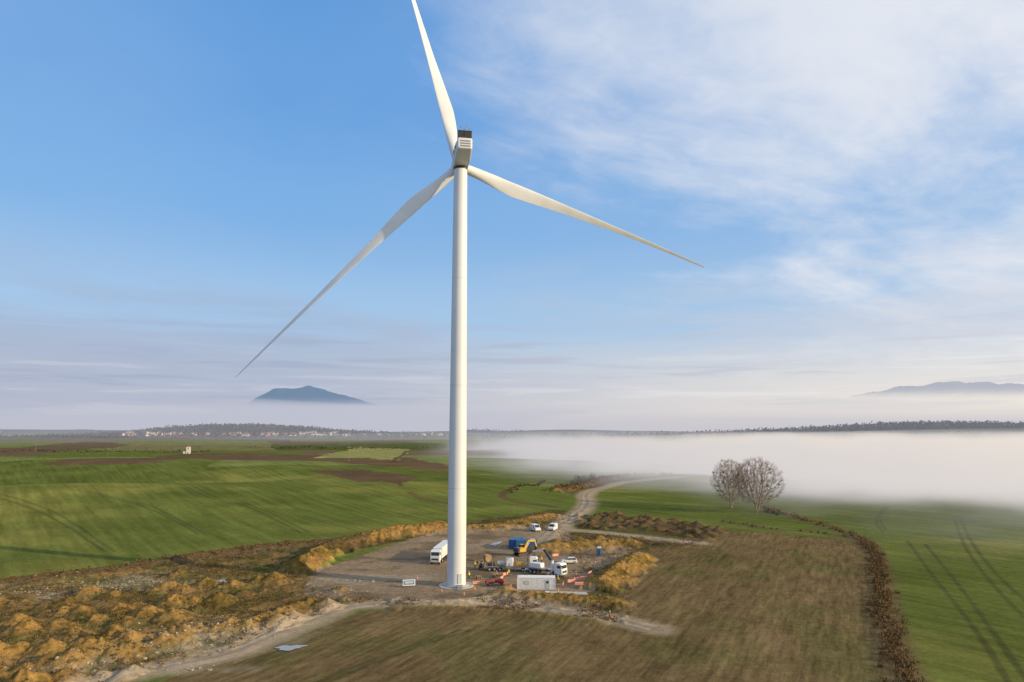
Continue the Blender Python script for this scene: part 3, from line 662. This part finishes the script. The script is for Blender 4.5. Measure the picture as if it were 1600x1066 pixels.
# ---------------------------------------------------------------- vegetation
def tris(name,C,size,key,up=.0):
    n=len(C); a=nr.normal(size=(n,3)); a/=np.linalg.norm(a,axis=1)[:,None]; b=nr.normal(size=(n,3)); b-= (b*a).sum(1)[:,None]*a; b/=np.linalg.norm(b,axis=1)[:,None]
    s=(size if np.ndim(size) else np.full(n,size))[:,None]*nr.uniform(.6,1.3,(n,1))
    a[:,2]+=up*np.sign(a[:,2])
    V=np.stack([C-a*s*.5-b*s*.35,C-a*s*.5+b*s*.35,C+a*s*.6],1).reshape(-1,3)
    me=bpy.data.meshes.new(name); me.vertices.add(3*n); me.vertices.foreach_set('co',V.astype(np.float32).ravel())
    me.loops.add(3*n); me.loops.foreach_set('vertex_index',np.arange(3*n,dtype=np.int32)); me.polygons.add(n); me.polygons.foreach_set('loop_start',np.arange(0,3*n,3,dtype=np.int32)); me.update(calc_edges=True)
    me.materials.append(M[key]); o=bpy.data.objects.new(name,me); sc.collection.objects.link(o); return o
def along(pl,step,spread,hmin,hmax,dens,prob=1.):
    seg=np.hypot(*np.diff(pl,axis=0).T); s=np.concatenate([[0],np.cumsum(seg)]); t=np.arange(0,s[-1],step); t=t+nr.uniform(-step/2,step/2,len(t)); t=t[nr.rand(len(t))<prob]
    x=np.interp(t,s,pl[:,0])+nr.normal(0,spread,len(t)); y=np.interp(t,s,pl[:,1])+nr.normal(0,spread,len(t)); zz=H(x,y)
    out=[]
    for i in range(len(t)):
        h=nr.uniform(hmin,hmax); q=nr.normal(size=(dens,3)); q/=np.linalg.norm(q,axis=1)[:,None]; q*=nr.uniform(.2,1.25,(dens,1)); q[:,2]=abs(q[:,2])
        out.append(np.array([x[i],y[i],zz[i]])+q*np.array([h*.8,h*.8,h]))
    return np.concatenate(out)
tris('hedgerow',along(hedge_r,.55,1.2,.4,1.7,46),.26,'scrub',.6)
tris('hedgerow',along(hedge_t,1.1,1.0,.4,1.6,40,.8),.34,'scrub',.5)
tris('hedgerow',along(hedge_t2,1.6,1.0,.2,.9,26,.8),.34,'scrub',.5)
tris('hedgerow',along(hedge_l,1.0,1.8,.2,.8,26),.3,'scrub',.4)
bk=smooth(poly([(870,768),(930,750),(1045,741)]))
tris('bank_scrub',along(bk,1.2,3.5,.4,1.4,30),.6,'scrub',.3)
tris('green_bushes',np.concatenate([along(smooth(poly([(893,757),(905,753),(928,749)])),4,1.2,2,4.2,160),along(smooth(poly([(1200,800),(1222,806)])),3,1.,1.,2.6,90),along(smooth(poly([(795,770),(850,752)])),9,1.5,.8,2,60)]),.6,'scrubg',.3)
def scatter(pg,N_,hmin,hmax,per,sd=77.):
    lo=pg.min(0);hi=pg.max(0); x=nr.uniform(lo[0],hi[0],N_*6); y=nr.uniform(lo[1],hi[1],N_*6); m=pip(x,y,pg)&(fbm(x/8,y/8,3,sd)>-.05)&(np.hypot(x,y)<420); x=x[m][:N_];y=y[m][:N_]; zz=H(x,y)
    C=np.repeat(np.stack([x,y,zz],1),per,0); h=np.repeat(nr.uniform(hmin,hmax,len(x)),per)[:,None]; q=nr.uniform(-1,1,(len(C),3)); q[:,2]=abs(q[:,2]); return C+q*h*np.array([.8,.8,1])
tris('rough_grass',np.concatenate([scatter(P_edge,3500,.15,.5,6),scatter(P_edge2,900,.12,.4,6),scatter(P_rub,2200,.12,.4,6)]),.22,'scrub',.5)
tris('green_weeds',np.concatenate([scatter(P_edge,1200,.15,.5,6,55.),scatter(P_rub,1500,.12,.45,6,66.)]),.22,'scrubg',.5)
def stones(name,pts,smin,smax):
    ico=bmesh.new(); bmesh.ops.create_icosphere(ico,subdivisions=1,radius=1); bv=np.array([v.co[:] for v in ico.verts]); bf=np.array([[v.index for v in f.verts] for f in ico.faces]); ico.free()
    V=[];Fc=[]
    for i,p in enumerate(pts):
        s=(smin+(smax-smin)*nr.rand()**2.5)*np.array([nr.uniform(.7,1.3),nr.uniform(.7,1.3),nr.uniform(.4,.8)]); V.append(bv*s*(1+nr.uniform(-.2,.2,(len(bv),1)))+p); Fc.append(bf+i*len(bv))
    me=bpy.data.meshes.new(name); me.from_pydata(np.concatenate(V).tolist(),[],np.concatenate(Fc).tolist()); me.materials.append(M['stone']); o=bpy.data.objects.new(name,me); sc.collection.objects.link(o)
pts=[]
for c,ra,nn in [((180,912),11,260),((330,985),9,240),((60,925),7,80),((120,1040),6,70),((260,1015),6,90),((560,905),5,60),((530,925),4,50),((300,1045),3,40),((900,930),5,50)]:
    p=G(*c); 
    q=nr.normal(size=(nn,2))*ra*np.array([1.2,.6])*.6+np.array(p); pts.append(np.column_stack([q,H(q[:,0],q[:,1])]))
stones('rubble_stones',np.concatenate(pts),.06,.38)
# bare trees: limbs grown towards points filling a rounded crown
def tree(name,loc,height,wid,seed,stems):
    rg=np.random.RandomState(seed); segs=[]
    cz=height*.56; NA=2600
    q=rg.normal(size=(NA,3)); q/=np.linalg.norm(q,axis=1)[:,None]; q*=(rg.rand(NA,1)**.38)
    A=q*np.array([wid/2,wid/2,height*.44])+np.array([0,0,cz]); A[:,:2]*=(1+.12*np.sin(3*np.arctan2(A[:,1],A[:,0])+seed))[:,None]
    nodes=[];par=[]
    for s in range(stems):
        an=6.28*s/stems+rg.rand(); p=np.array([math.cos(an)*.3*(stems>1),math.sin(an)*.3*(stems>1),-.3]); prev=-1
        for k in range(6):
            nodes.append(p.copy()); par.append(prev); prev=len(nodes)-1; p=p+np.array([math.cos(an)*.14*(stems>1)+rg.normal()*.05,math.sin(an)*.14*(stems>1)+rg.normal()*.05,.75])
    nodes=np.array(nodes); par=list(par); alive=np.ones(NA,bool); step=.62
    near=np.full(NA,-1); nd=np.full(NA,1e9)
    def upd(i0):
        for i in range(i0,len(nodes)):
            d=np.linalg.norm(A-nodes[i],axis=1); m=(d<nd); nd[m]=d[m]; near[m]=i
    upd(0)
    for it in range(70):
        idx=np.nonzero(alive)[0]
        if len(idx)==0: break
        new=[];np_=[]
        for i in np.unique(near[idx]):
            m=idx[near[idx]==i]; v=A[m]-nodes[i]; v/=np.linalg.norm(v,axis=1)[:,None]+1e-9; v=v.sum(0); v/=np.linalg.norm(v)+1e-9; v+=rg.normal(size=3)*.16; v/=np.linalg.norm(v); new.append(nodes[i]+v*step); np_.append(i)
        i0=len(nodes); nodes=np.vstack([nodes,new]); par+=np_; upd(i0); alive&=nd>.62
        if len(nodes)>9000: break
    n=len(nodes); P=np.array(par); tips=np.zeros(n)
    for i in range(n-1,-1,-1):
        if tips[i]==0: tips[i]=1
        if P[i]>=0: tips[P[i]]+=tips[i]
    rad_=np.minimum(.021*tips**.42,.55)
    i=np.nonzero(P>=0)[0]; P0=nodes[P[i]];P1=nodes[i]; r0=rad_[P[i]]*.5+rad_[i]*.5; r1=rad_[i]
    ti=np.nonzero((tips<6)&(nodes[:,2]>3))[0]; T=np.repeat(ti,5); dirn=nodes[T]-np.array([0,0,cz*.55]); dirn/=np.linalg.norm(dirn,axis=1)[:,None]; dirn+=rg.normal(size=dirn.shape)*.55; dirn/=np.linalg.norm(dirn,axis=1)[:,None]
    P0=np.vstack([P0,nodes[T]]); P1=np.vstack([P1,nodes[T]+dirn*rg.uniform(.5,1.4,(len(T),1))]); r0=np.concatenate([r0,np.full(len(T),.019)]); r1=np.concatenate([r1,np.full(len(T),.009)])
    D=P1-P0; D/=np.linalg.norm(D,axis=1)[:,None]+1e-9; U=np.cross(D,np.array([.3,.5,.8])); U/=np.linalg.norm(U,axis=1)[:,None]; W=np.cross(D,U); k=4; V=[]
    for P_,rr_ in((P0,r0),(P1,r1)):
        for j in range(k):
            t=2*math.pi*j/k; V.append(P_+(U*math.cos(t)+W*math.sin(t))*rr_[:,None])
    V=np.stack(V,1).reshape(-1,3); n=len(P0); base=(np.arange(n)*2*k)[:,None]; fs=np.concatenate([base+np.array([j,(j+1)%k,k+(j+1)%k,k+j]) for j in range(k)])
    me=bpy.data.meshes.new(name); me.vertices.add(len(V)); me.vertices.foreach_set('co',V.astype(np.float32).ravel()); nf=len(fs); me.loops.add(nf*4); me.loops.foreach_set('vertex_index',fs.astype(np.int32).ravel()); me.polygons.add(nf); me.polygons.foreach_set('loop_start',np.arange(0,nf*4,4,dtype=np.int32)); me.update(calc_edges=True)
    me.materials.append(M['bark']); o=bpy.data.objects.new(name,me); sc.collection.objects.link(o); o.location=loc
    return n
print('tree',tree('bare_tree',at(1184,801),24.,21,3,2),tree('bare_tree',at(1143,794),22.5,16,11,2))
def wood(pts_fn,N_,size):
    C=[]
    for _ in range(N_):
        p=pts_fn(); C.append(p)
    C=np.array(C); zz=hs(C[:,0],C[:,1]); h=C[:,2]; q=nr.uniform(0,1,len(C)); return np.column_stack([C[:,0]+nr.normal(0,3,len(C)),C[:,1]+nr.normal(0,3,len(C)),zz+q*h]),size
def hill(cx,cy,sx_,sy_,hmax): return lambda:(nr.normal(cx,sx_*.75),nr.normal(cy,sy_*.6),nr.uniform(6,hmax))
def line(u0,u1,v,hmax,jit=60): 
    a_=np.array(G(u0,v)); c_=np.array(G(u1,v))
    def f():
        t=nr.rand(); p=a_+(c_-a_)*t; return (p[0]+nr.normal(0,jit*.3),p[1]+nr.normal(0,jit),nr.uniform(2,hmax)*(.5+.9*vn(np.array(t*30),np.array(1.))))
    return f
Cs=[];Ss=[]
for f,N_,s in [(hill(-1350,3450,620,330,18),7000,12),(hill(2100,3000,1150,330,18),9000,11),(line(170,700,679,12,50),2600,7),(line(730,1230,674,14,80),3500,9),(line(-100,200,684,12,60),1500,8),(line(330,680,684,9,30),900,5),(line(0,330,706,5,10),300,3),(line(380,700,700,5,10),300,3),(line(1230,1620,685,12,60),1500,8)]:
    c,_=wood(f,N_,s); Cs.append(c); Ss.append(np.full(len(c),float(s)))
tris('distant_woodland',np.concatenate(Cs),np.concatenate(Ss),'wood_far')
# ---------------------------------------------------------------- town and far structures
def house(w_,d_,h_,wall,storeys):
    b=B('town_house'); b.box((0,0,h_/2),(w_,d_,h_),wall); rh=d_*.28
    b.prism([(-w_/2-.4,h_),(w_/2+.4,h_),(w_/2+.4,h_+.25),(-w_/2-.4,h_+.25)],-d_/2-.4,d_/2+.4,'roof')
    b.add([(-w_/2-.4,-d_/2-.4,h_+.25),(w_/2+.4,-d_/2-.4,h_+.25),(w_/2+.4,d_/2+.4,h_+.25),(-w_/2-.4,d_/2+.4,h_+.25),(-w_/2,0,h_+.25+rh),(w_/2,0,h_+.25+rh)],[(0,1,5,4),(2,3,4,5),(0,4,3),(1,2,5)],'roof')
    for s in range(storeys):
        for i in range(int(w_/3)):
            b.box((-w_/2+1.6+i*3,-d_/2,(s+.55)*h_/storeys),(1.2,.1,1.4),'glass')
    return b
hv_=[house(14,10,6.5,'wall1',2),house(20,11,9,'wall1',3),house(12,9,6,'wall2',2),house(24,12,7,'wall1',2)]
prot=[None]*4
for i in range(80):
    u_=rng.choice([rng.uniform(175,280),rng.uniform(280,560),rng.uniform(360,560),rng.uniform(560,700)]); v_=rng.uniform(678,682)
    j=rng.randrange(4); p=at(u_,v_); p.z-=.5
    if prot[j] is None: prot[j]=hv_[j].make(loc=p,rz=rng.uniform(-.6,.6))
    else: inst(prot[j],'town_house',p,rng.uniform(-.6,.6),rng.uniform(.9,1.5))
def block():
    b=B('apartment_block'); b.box((0,0,9),(42,14,18),'wall1'); b.box((0,0,18.3),(43,15,.6),'conc'); b.box((5,0,19.6),(6,5,2),'wall2')
    for s in range(5):
        for i in range(11): b.box((-18+i*3.6,-7.05,2+s*3.5),(1.6,.15,1.6),'glass')
    return b
a0=block().make(loc=at(486,681),rz=.1); inst(a0,'apartment_block.001',at(512,680.5),-.2,.8); inst(a0,'apartment_block.002',at(240,681),.3,.8); inst(a0,'apartment_block.003',at(262,681),-.1,.7); inst(a0,'apartment_block.004',at(430,680.5),-.1,.6)
b=B('white_hut_tower'); b.box((0,0,5),(5.5,5.5,10),'wall1'); b.frus(-3,3,3,10,-.2,.2,.2,12.2,'roof'); b.box((-4.5,.5,2),(5,5,4),'wall1'); b.frus(-7.2,-1.9,2.9,4,-5.5,-3.6,.3,5.4,'roof'); b.box((0,-2.8,7.5),(1,.1,1.6),'glass'); b.box((0,-2.8,1.1),(1.1,.1,2.2),'dark')
put(b,294,709,15)
def pole(h=11):
    b=B('utility_pole'); b.cyl((0,0,-.5),(0,0,h),.17,'wood',.1,n=8); b.beam((-1.3,0,h-.6),(1.3,0,h-.6),.14,'grey')
    for xx in(-1.2,0,1.2): b.cyl((xx,0,h-.55),(xx,0,h-.2),.07,'lgrey',n=6)
    return b
q0=put(pole(12),168,713,20)
for i,(u_,v_) in enumerate([(55,706),(265,706),(545,722),(545,700),(790,684),(828,684),(712,690),(985,682),(1060,686)]): inst(q0,'utility_pole.%03d'%(i+1),at(u_,v_),.4,1.2 if v_>695 else 2.2)
# ---------------------------------------------------------------- world + sun
SUN_AZ=R(109); SUN_EL=R(16)
wd=bpy.data.worlds.new('World'); sc.world=wd; wd.use_nodes=True
N=wd.node_tree.nodes; L=wd.node_tree.links; N.clear()
sky=node('ShaderNodeTexSky',sky_type='NISHITA',sun_disc=False,sun_elevation=SUN_EL,sun_rotation=SUN_AZ,altitude=400,air_density=1.,dust_density=1.)
tc=node('ShaderNodeTexCoord'); nz=node('ShaderNodeVectorMath',operation='NORMALIZE'); L.new(tc.outputs['Generated'],nz.inputs[0])
sx=node('ShaderNodeSeparateXYZ'); L.new(nz.outputs[0],sx.inputs[0]); dx,dy,dz_=sx.outputs
def ramp(v,els):
    o=node('ShaderNodeValToRGB'); L.new(v,o.inputs[0]); cr=o.color_ramp; cr.interpolation='EASE'
    cr.elements[0].position,cr.elements[0].color=els[0][0],(*els[0][1],1); cr.elements[1].position,cr.elements[1].color=els[-1][0],(*els[-1][1],1)
    for p_,c_ in els[1:-1]: e=cr.elements.new(p_); e.color=(*c_,1)
    return o.outputs[0]
def mixc(f,a_,b__):
    o=node('ShaderNodeMix',data_type='RGBA'); 
    if isinstance(f,float): o.inputs[0].default_value=f
    else: L.new(f,o.inputs[0])
    for i_,q_ in((6,a_),(7,b__)):
        if isinstance(q_,tuple): o.inputs[i_].default_value=(*q_,1)
        else: L.new(q_,o.inputs[i_])
    return o.outputs[2]
def smst(v,a0,a1,b0,b1):
    o=node('ShaderNodeMapRange',interpolation_type='SMOOTHSTEP')
    for i_,q_ in enumerate((a0,a1,b0,b1)): o.inputs[i_+1].default_value=q_
    L.new(v,o.inputs[0]); return o.outputs[0]
grad=ramp(dz_,[(0,(.42,.50,.66)),(.06,(.46,.59,.76)),(.16,(.36,.57,.84)),(.30,(.20,.45,.83)),(.45,(.13,.37,.79)),(.62,(.115,.34,.75)),(1,(.06,.2,.5))])
sun_side=mr(dx,-.3,.65,0,1)
grad=mixc(mth('MULTIPLY',sun_side,.28),grad,(.62,.72,.86))
sk=node('ShaderNodeVectorMath',operation='SCALE'); L.new(sky.outputs[0],sk.inputs[0]); sk.inputs['Scale'].default_value=.14
base=mixc(.15,grad,sk.outputs[0])
inv=mth('DIVIDE',1.,mth('ADD',dz_,.16))
cpv=node('ShaderNodeCombineXYZ'); L.new(mth('MULTIPLY',dx,inv),cpv.inputs[0]); L.new(mth('MULTIPLY',dy,inv),cpv.inputs[1])
wisp=noise(dirvec(cpv.outputs[0],R(60),1.1,.55),1.4,9,.56,.8); soft=noise(cpv.outputs[0],.9,4,.5,.3)
puff=noise(dirvec(cpv.outputs[0],R(60),4.5,3.0),1.9,8,.58,.4)
f=mth('ADD',dx,mth('MULTIPLY',dz_,1.15))
cm=mth('ADD',f,mth('MULTIPLY',mth('SUBTRACT',wisp,.5),1.3)); cm=mth('ADD',cm,mth('MULTIPLY',mth('SUBTRACT',soft,.5),.8)); cm=mth('ADD',cm,mth('MULTIPLY',mth('SUBTRACT',puff,.5),.40))
c1=smst(cm,.46,1.12,0,.96)
base=mixc(c1,base,mixc(mth('MULTIPLY',sun_side,.6),(.63,.70,.83),(.94,.93,.93)))
lv=smst(mth('ADD',mth('MULTIPLY',dx,-1.),mth('MULTIPLY',mth('SUBTRACT',soft,.5),1.6)),.05,.9,0,.34)
base=mixc(lv,base,(.36,.52,.76))
cs=node('ShaderNodeCombineXYZ'); L.new(mth('MULTIPLY',dx,2.2),cs.inputs[0]); L.new(mth('MULTIPLY',dy,2.2),cs.inputs[1]); L.new(mth('MULTIPLY',dz_,17.),cs.inputs[2])
st=noise(cs.outputs[0],1.3,7,.55,.3)
cs2=node('ShaderNodeCombineXYZ'); L.new(mth('MULTIPLY',dx,3.),cs2.inputs[0]); L.new(mth('MULTIPLY',dy,3.),cs2.inputs[1]); L.new(mth('MULTIPLY',dz_,48.),cs2.inputs[2])
st2=noise(cs2.outputs[0],1.2,7,.58,.4)
leftness=mr(dx,-.55,.1,1.,.35)
lowm=mth('MULTIPLY',smst(dz_,.34,.10,0,1),leftness)
sm=mth('MULTIPLY',smst(mth('ADD',st,mth('MULTIPLY',lowm,.22)),.46,.74,0,.78),smst(dz_,.30,.06,0,1))
base=mixc(sm,base,mixc(sun_side,(.38,.45,.61),(.72,.72,.77)))
hzc=mixc(sun_side,(.47,.50,.61),(.93,.85,.75))
hzf=smst(mth('ADD',dz_,mth('MULTIPLY',mth('SUBTRACT',st,.5),.11)),.155,.015,0,.93)
base=mixc(hzf,base,hzc)
# thin layered stratus: grey-violet undersides and bright tops just over the horizon
s2=mth('MULTIPLY',smst(st2,.50,.66,0,.6),mth('MULTIPLY',smst(dz_,.19,.10,0,1),smst(dz_,.01,.05,0,1)))
base=mixc(s2,base,mixc(sun_side,(.36,.42,.56),(.62,.62,.69)))
s3=mth('MULTIPLY',smst(st2,.46,.34,0,.5),smst(dz_,.14,.05,0,1))
base=mixc(s3,base,mixc(sun_side,(.62,.64,.71),(.96,.91,.85)))
sc10=node('ShaderNodeVectorMath',operation='SCALE'); L.new(base,sc10.inputs[0]); sc10.inputs['Scale'].default_value=10
bg=node('ShaderNodeBackground'); bg.inputs[1].default_value=.1; out=node('ShaderNodeOutputWorld'); L.new(sc10.outputs[0],bg.inputs[0]); L.new(bg.outputs[0],out.inputs[0])
Ls=bpy.data.lights.new('sun','SUN'); Ls.energy=5.; Ls.angle=R(.5); Ls.color=(1,.80,.50)
lo=bpy.data.objects.new('sun',Ls); sc.collection.objects.link(lo)
S=Vector((math.sin(SUN_AZ)*math.cos(SUN_EL),math.cos(SUN_AZ)*math.cos(SUN_EL),math.sin(SUN_EL)))
lo.rotation_euler=S.to_track_quat('Z','Y').to_euler(); lo.location=(100,0,200)
# ---------------------------------------------------------------- mountains, haze glow and mist fade painted into their material
def mountain(name,dist,prof,zbase,colr,depth,fade,haze):
    xs=np.array([(p[0]-800)/F*dist for p in prof]); zs=np.array([dist*math.tan(PITCH-math.atan((p[1]-533)/F))+CAMH for p in prof])
    nx=160; nyy=40; gx=np.linspace(xs[0],xs[-1],nx); gy=np.linspace(-depth,depth,nyy)
    XX,YY=np.meshgrid(gx,gy); prz=np.interp(XX,xs,zs)-zbase
    zz=zbase+prz*np.exp(-(YY/depth*1.8)**2)*(1+.10*fbm(XX/260,YY/260,4,3.))+fbm(XX/120,YY/120,3,8.)*10
    V=np.stack([XX.ravel(),(YY+dist).ravel(),zz.ravel()],1)
    me=bpy.data.meshes.new(name); me.from_pydata(V.tolist(),[],[(i*nx+j,i*nx+j+1,(i+1)*nx+j+1,(i+1)*nx+j) for i in range(nyy-1) for j in range(nx-1)])
    global N,L
    m,N,L,b=newmat(name+'_painted_haze'); 
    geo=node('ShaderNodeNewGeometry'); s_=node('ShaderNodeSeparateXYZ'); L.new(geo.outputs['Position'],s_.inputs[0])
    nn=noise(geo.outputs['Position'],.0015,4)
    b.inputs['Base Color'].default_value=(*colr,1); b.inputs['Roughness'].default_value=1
    em=node('ShaderNodeEmission'); em.inputs[0].default_value=(*haze[0],1)  # haze painted as an even glow mixed over the slopes
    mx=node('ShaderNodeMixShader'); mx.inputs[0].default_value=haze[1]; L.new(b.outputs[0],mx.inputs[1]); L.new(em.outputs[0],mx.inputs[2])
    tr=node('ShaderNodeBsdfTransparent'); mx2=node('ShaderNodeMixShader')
    L.new(smst(mth('ADD',s_.outputs[2],mth('MULTIPLY',mth('SUBTRACT',nn,.5),(fade[1]-fade[0])*.4)),fade[0],fade[1],0,haze[2]),mx2.inputs[0])  # no mist here: the slopes turn transparent towards the base
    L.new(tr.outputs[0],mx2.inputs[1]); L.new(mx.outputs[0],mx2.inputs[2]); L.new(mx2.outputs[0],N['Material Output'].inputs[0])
    me.materials.append(m); me.polygons.foreach_set('use_smooth',[True]*len(me.polygons))
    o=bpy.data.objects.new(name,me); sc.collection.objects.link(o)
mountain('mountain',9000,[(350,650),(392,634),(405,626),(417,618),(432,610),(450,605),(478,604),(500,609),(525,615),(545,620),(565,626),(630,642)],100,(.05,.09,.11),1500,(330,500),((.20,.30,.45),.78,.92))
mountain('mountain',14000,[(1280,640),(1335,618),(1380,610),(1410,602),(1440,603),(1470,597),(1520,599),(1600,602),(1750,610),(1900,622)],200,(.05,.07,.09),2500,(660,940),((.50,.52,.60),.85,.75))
# ---------------------------------------------------------------- fog bank, mist lenses and distant haze (volumes that glow by emission)
def volmat(name):
    M['_v']=bpy.data.materials.new(name+'_mat'); M['_v'].use_nodes=True; return M['_v']
def volbox(name,lo_,hi_):
    b_=B(name); c=[(lo_[i]+hi_[i])/2 for i in range(3)]; d=[hi_[i]-lo_[i] for i in range(3)]
    m=volmat(name); b_.box((0,0,0),d,'_v'); b_.make(loc=c); return m
def homog(m,dist,c):
    global N,L
    N=m.node_tree.nodes; L=m.node_tree.links; N.clear()
    ab=node('ShaderNodeVolumeAbsorption'); ab.inputs[0].default_value=(0,0,0,1); ab.inputs[1].default_value=1/dist
    em=node('ShaderNodeEmission'); em.inputs[1].default_value=1/dist; em.inputs[0].default_value=(*c,1)  # glow put in place of sun and sky light scattered by the mist
    ad=node('ShaderNodeAddShader'); L.new(ab.outputs[0],ad.inputs[0]); L.new(em.outputs[0],ad.inputs[1])
    o_=node('ShaderNodeOutputMaterial'); L.new(ad.outputs[0],o_.inputs['Volume'])
m=volbox('fog_bank',(-160,165,-22),(1400,1900,33)); N=m.node_tree.nodes; L=m.node_tree.links; N.clear()
try: m.cycles.volume_step_rate=.5
except Exception as e: print('no step rate',e)
geo=node('ShaderNodeNewGeometry'); pos=geo.outputs['Position']
sxx=node('ShaderNodeSeparateXYZ'); L.new(pos,sxx.inputs[0]); px,py,pz=sxx.outputs
sline=mth('ADD',mth('MULTIPLY',mth('SUBTRACT',px,50.),.93),mth('MULTIPLY',mth('SUBTRACT',py,560.),.37))
n1=noise(pos,.0055,3,.55,.4)
n2=noise(pos,.021,3,.55,.3)
nw=mth('MULTIPLY',mth('SUBTRACT',n1,.5),300.)
m1=smst(mth('ADD',sline,nw),-90.,150.,0,1); m2=smst(mth('ADD',px,mth('MULTIPLY',nw,.5)),-140.,160.,0,1)
m3=smst(py,1880.,1000.,.0,1)
hh=mth('ADD',pz,mth('ADD',mth('MULTIPLY',mth('SUBTRACT',n1,.5),-52.),mth('MULTIPLY',mth('SUBTRACT',n2,.5),-50.)))
hf=smst(hh,33.,-6.,0,1)
dens=mth('MULTIPLY',mth('MULTIPLY',m1,m2),mth('MULTIPLY',mth('MULTIPLY',hf,hf),mth('MULTIPLY',m3,.034)))
ab=node('ShaderNodeVolumeAbsorption'); ab.inputs[0].default_value=(0,0,0,1); L.new(dens,ab.inputs[1])
em=node('ShaderNodeEmission'); L.new(dens,em.inputs[1])
L.new(mixc(mr(px,0.,450.,0,1),(.62,.60,.63),(.82,.75,.68)),em.inputs[0])  # fog glow replaces scattered light, painted warmer towards the sun side
ad=node('ShaderNodeAddShader'); L.new(ab.outputs[0],ad.inputs[0]); L.new(em.outputs[0],ad.inputs[1])
o_=node('ShaderNodeOutputMaterial'); L.new(ad.outputs[0],o_.inputs['Volume'])
def lens(c,r_,dist,colr,i):
    b=B('mist_layer'); vs=[];fs=[];a1=24;a2=64
    for p in range(a1+1):
        ph=math.pi*p/a1
        for j in range(a2):
            t=2*math.pi*j/a2; q=1+.10*math.sin(3*t+i)+.06*math.sin(7*t+2*i); vs.append((r_[0]*q*math.sin(ph)*math.cos(t),r_[1]*q*math.sin(ph)*math.sin(t),r_[2]*math.cos(ph)*(1 if p in(0,a1) else 1+.15*math.sin(2*t+i))))
    for p in range(a1): fs+=[(p*a2+j,p*a2+(j+1)%a2,(p+1)*a2+(j+1)%a2,(p+1)*a2+j) for j in range(a2)]
    m=volmat('mist_layer'); b.add(vs,fs,'_v',True); b.make(loc=c); homog(m,dist,colr)
lens((1300,2100,-5),(1250,380,34),1100,(.72,.67,.65),1)
lens((2000,2200,0),(1500,400,38),1200,(.80,.74,.68),2)
lens((2600,4600,60),(2600,500,170),1500,(.84,.76,.69),3)
lens((400,2700,0),(1500,350,34),2000,(.58,.58,.63),4)
lens((-1900,4700,40),(2700,500,190),1100,(.56,.57,.65),5)
lens((1200,4900,30),(2600,500,120),1500,(.66,.64,.66),6)
m=volbox('distant_haze',(-9000,1500,-60),(9000,15500,110)); homog(m,4600,(.50,.51,.60))
print('DONE')
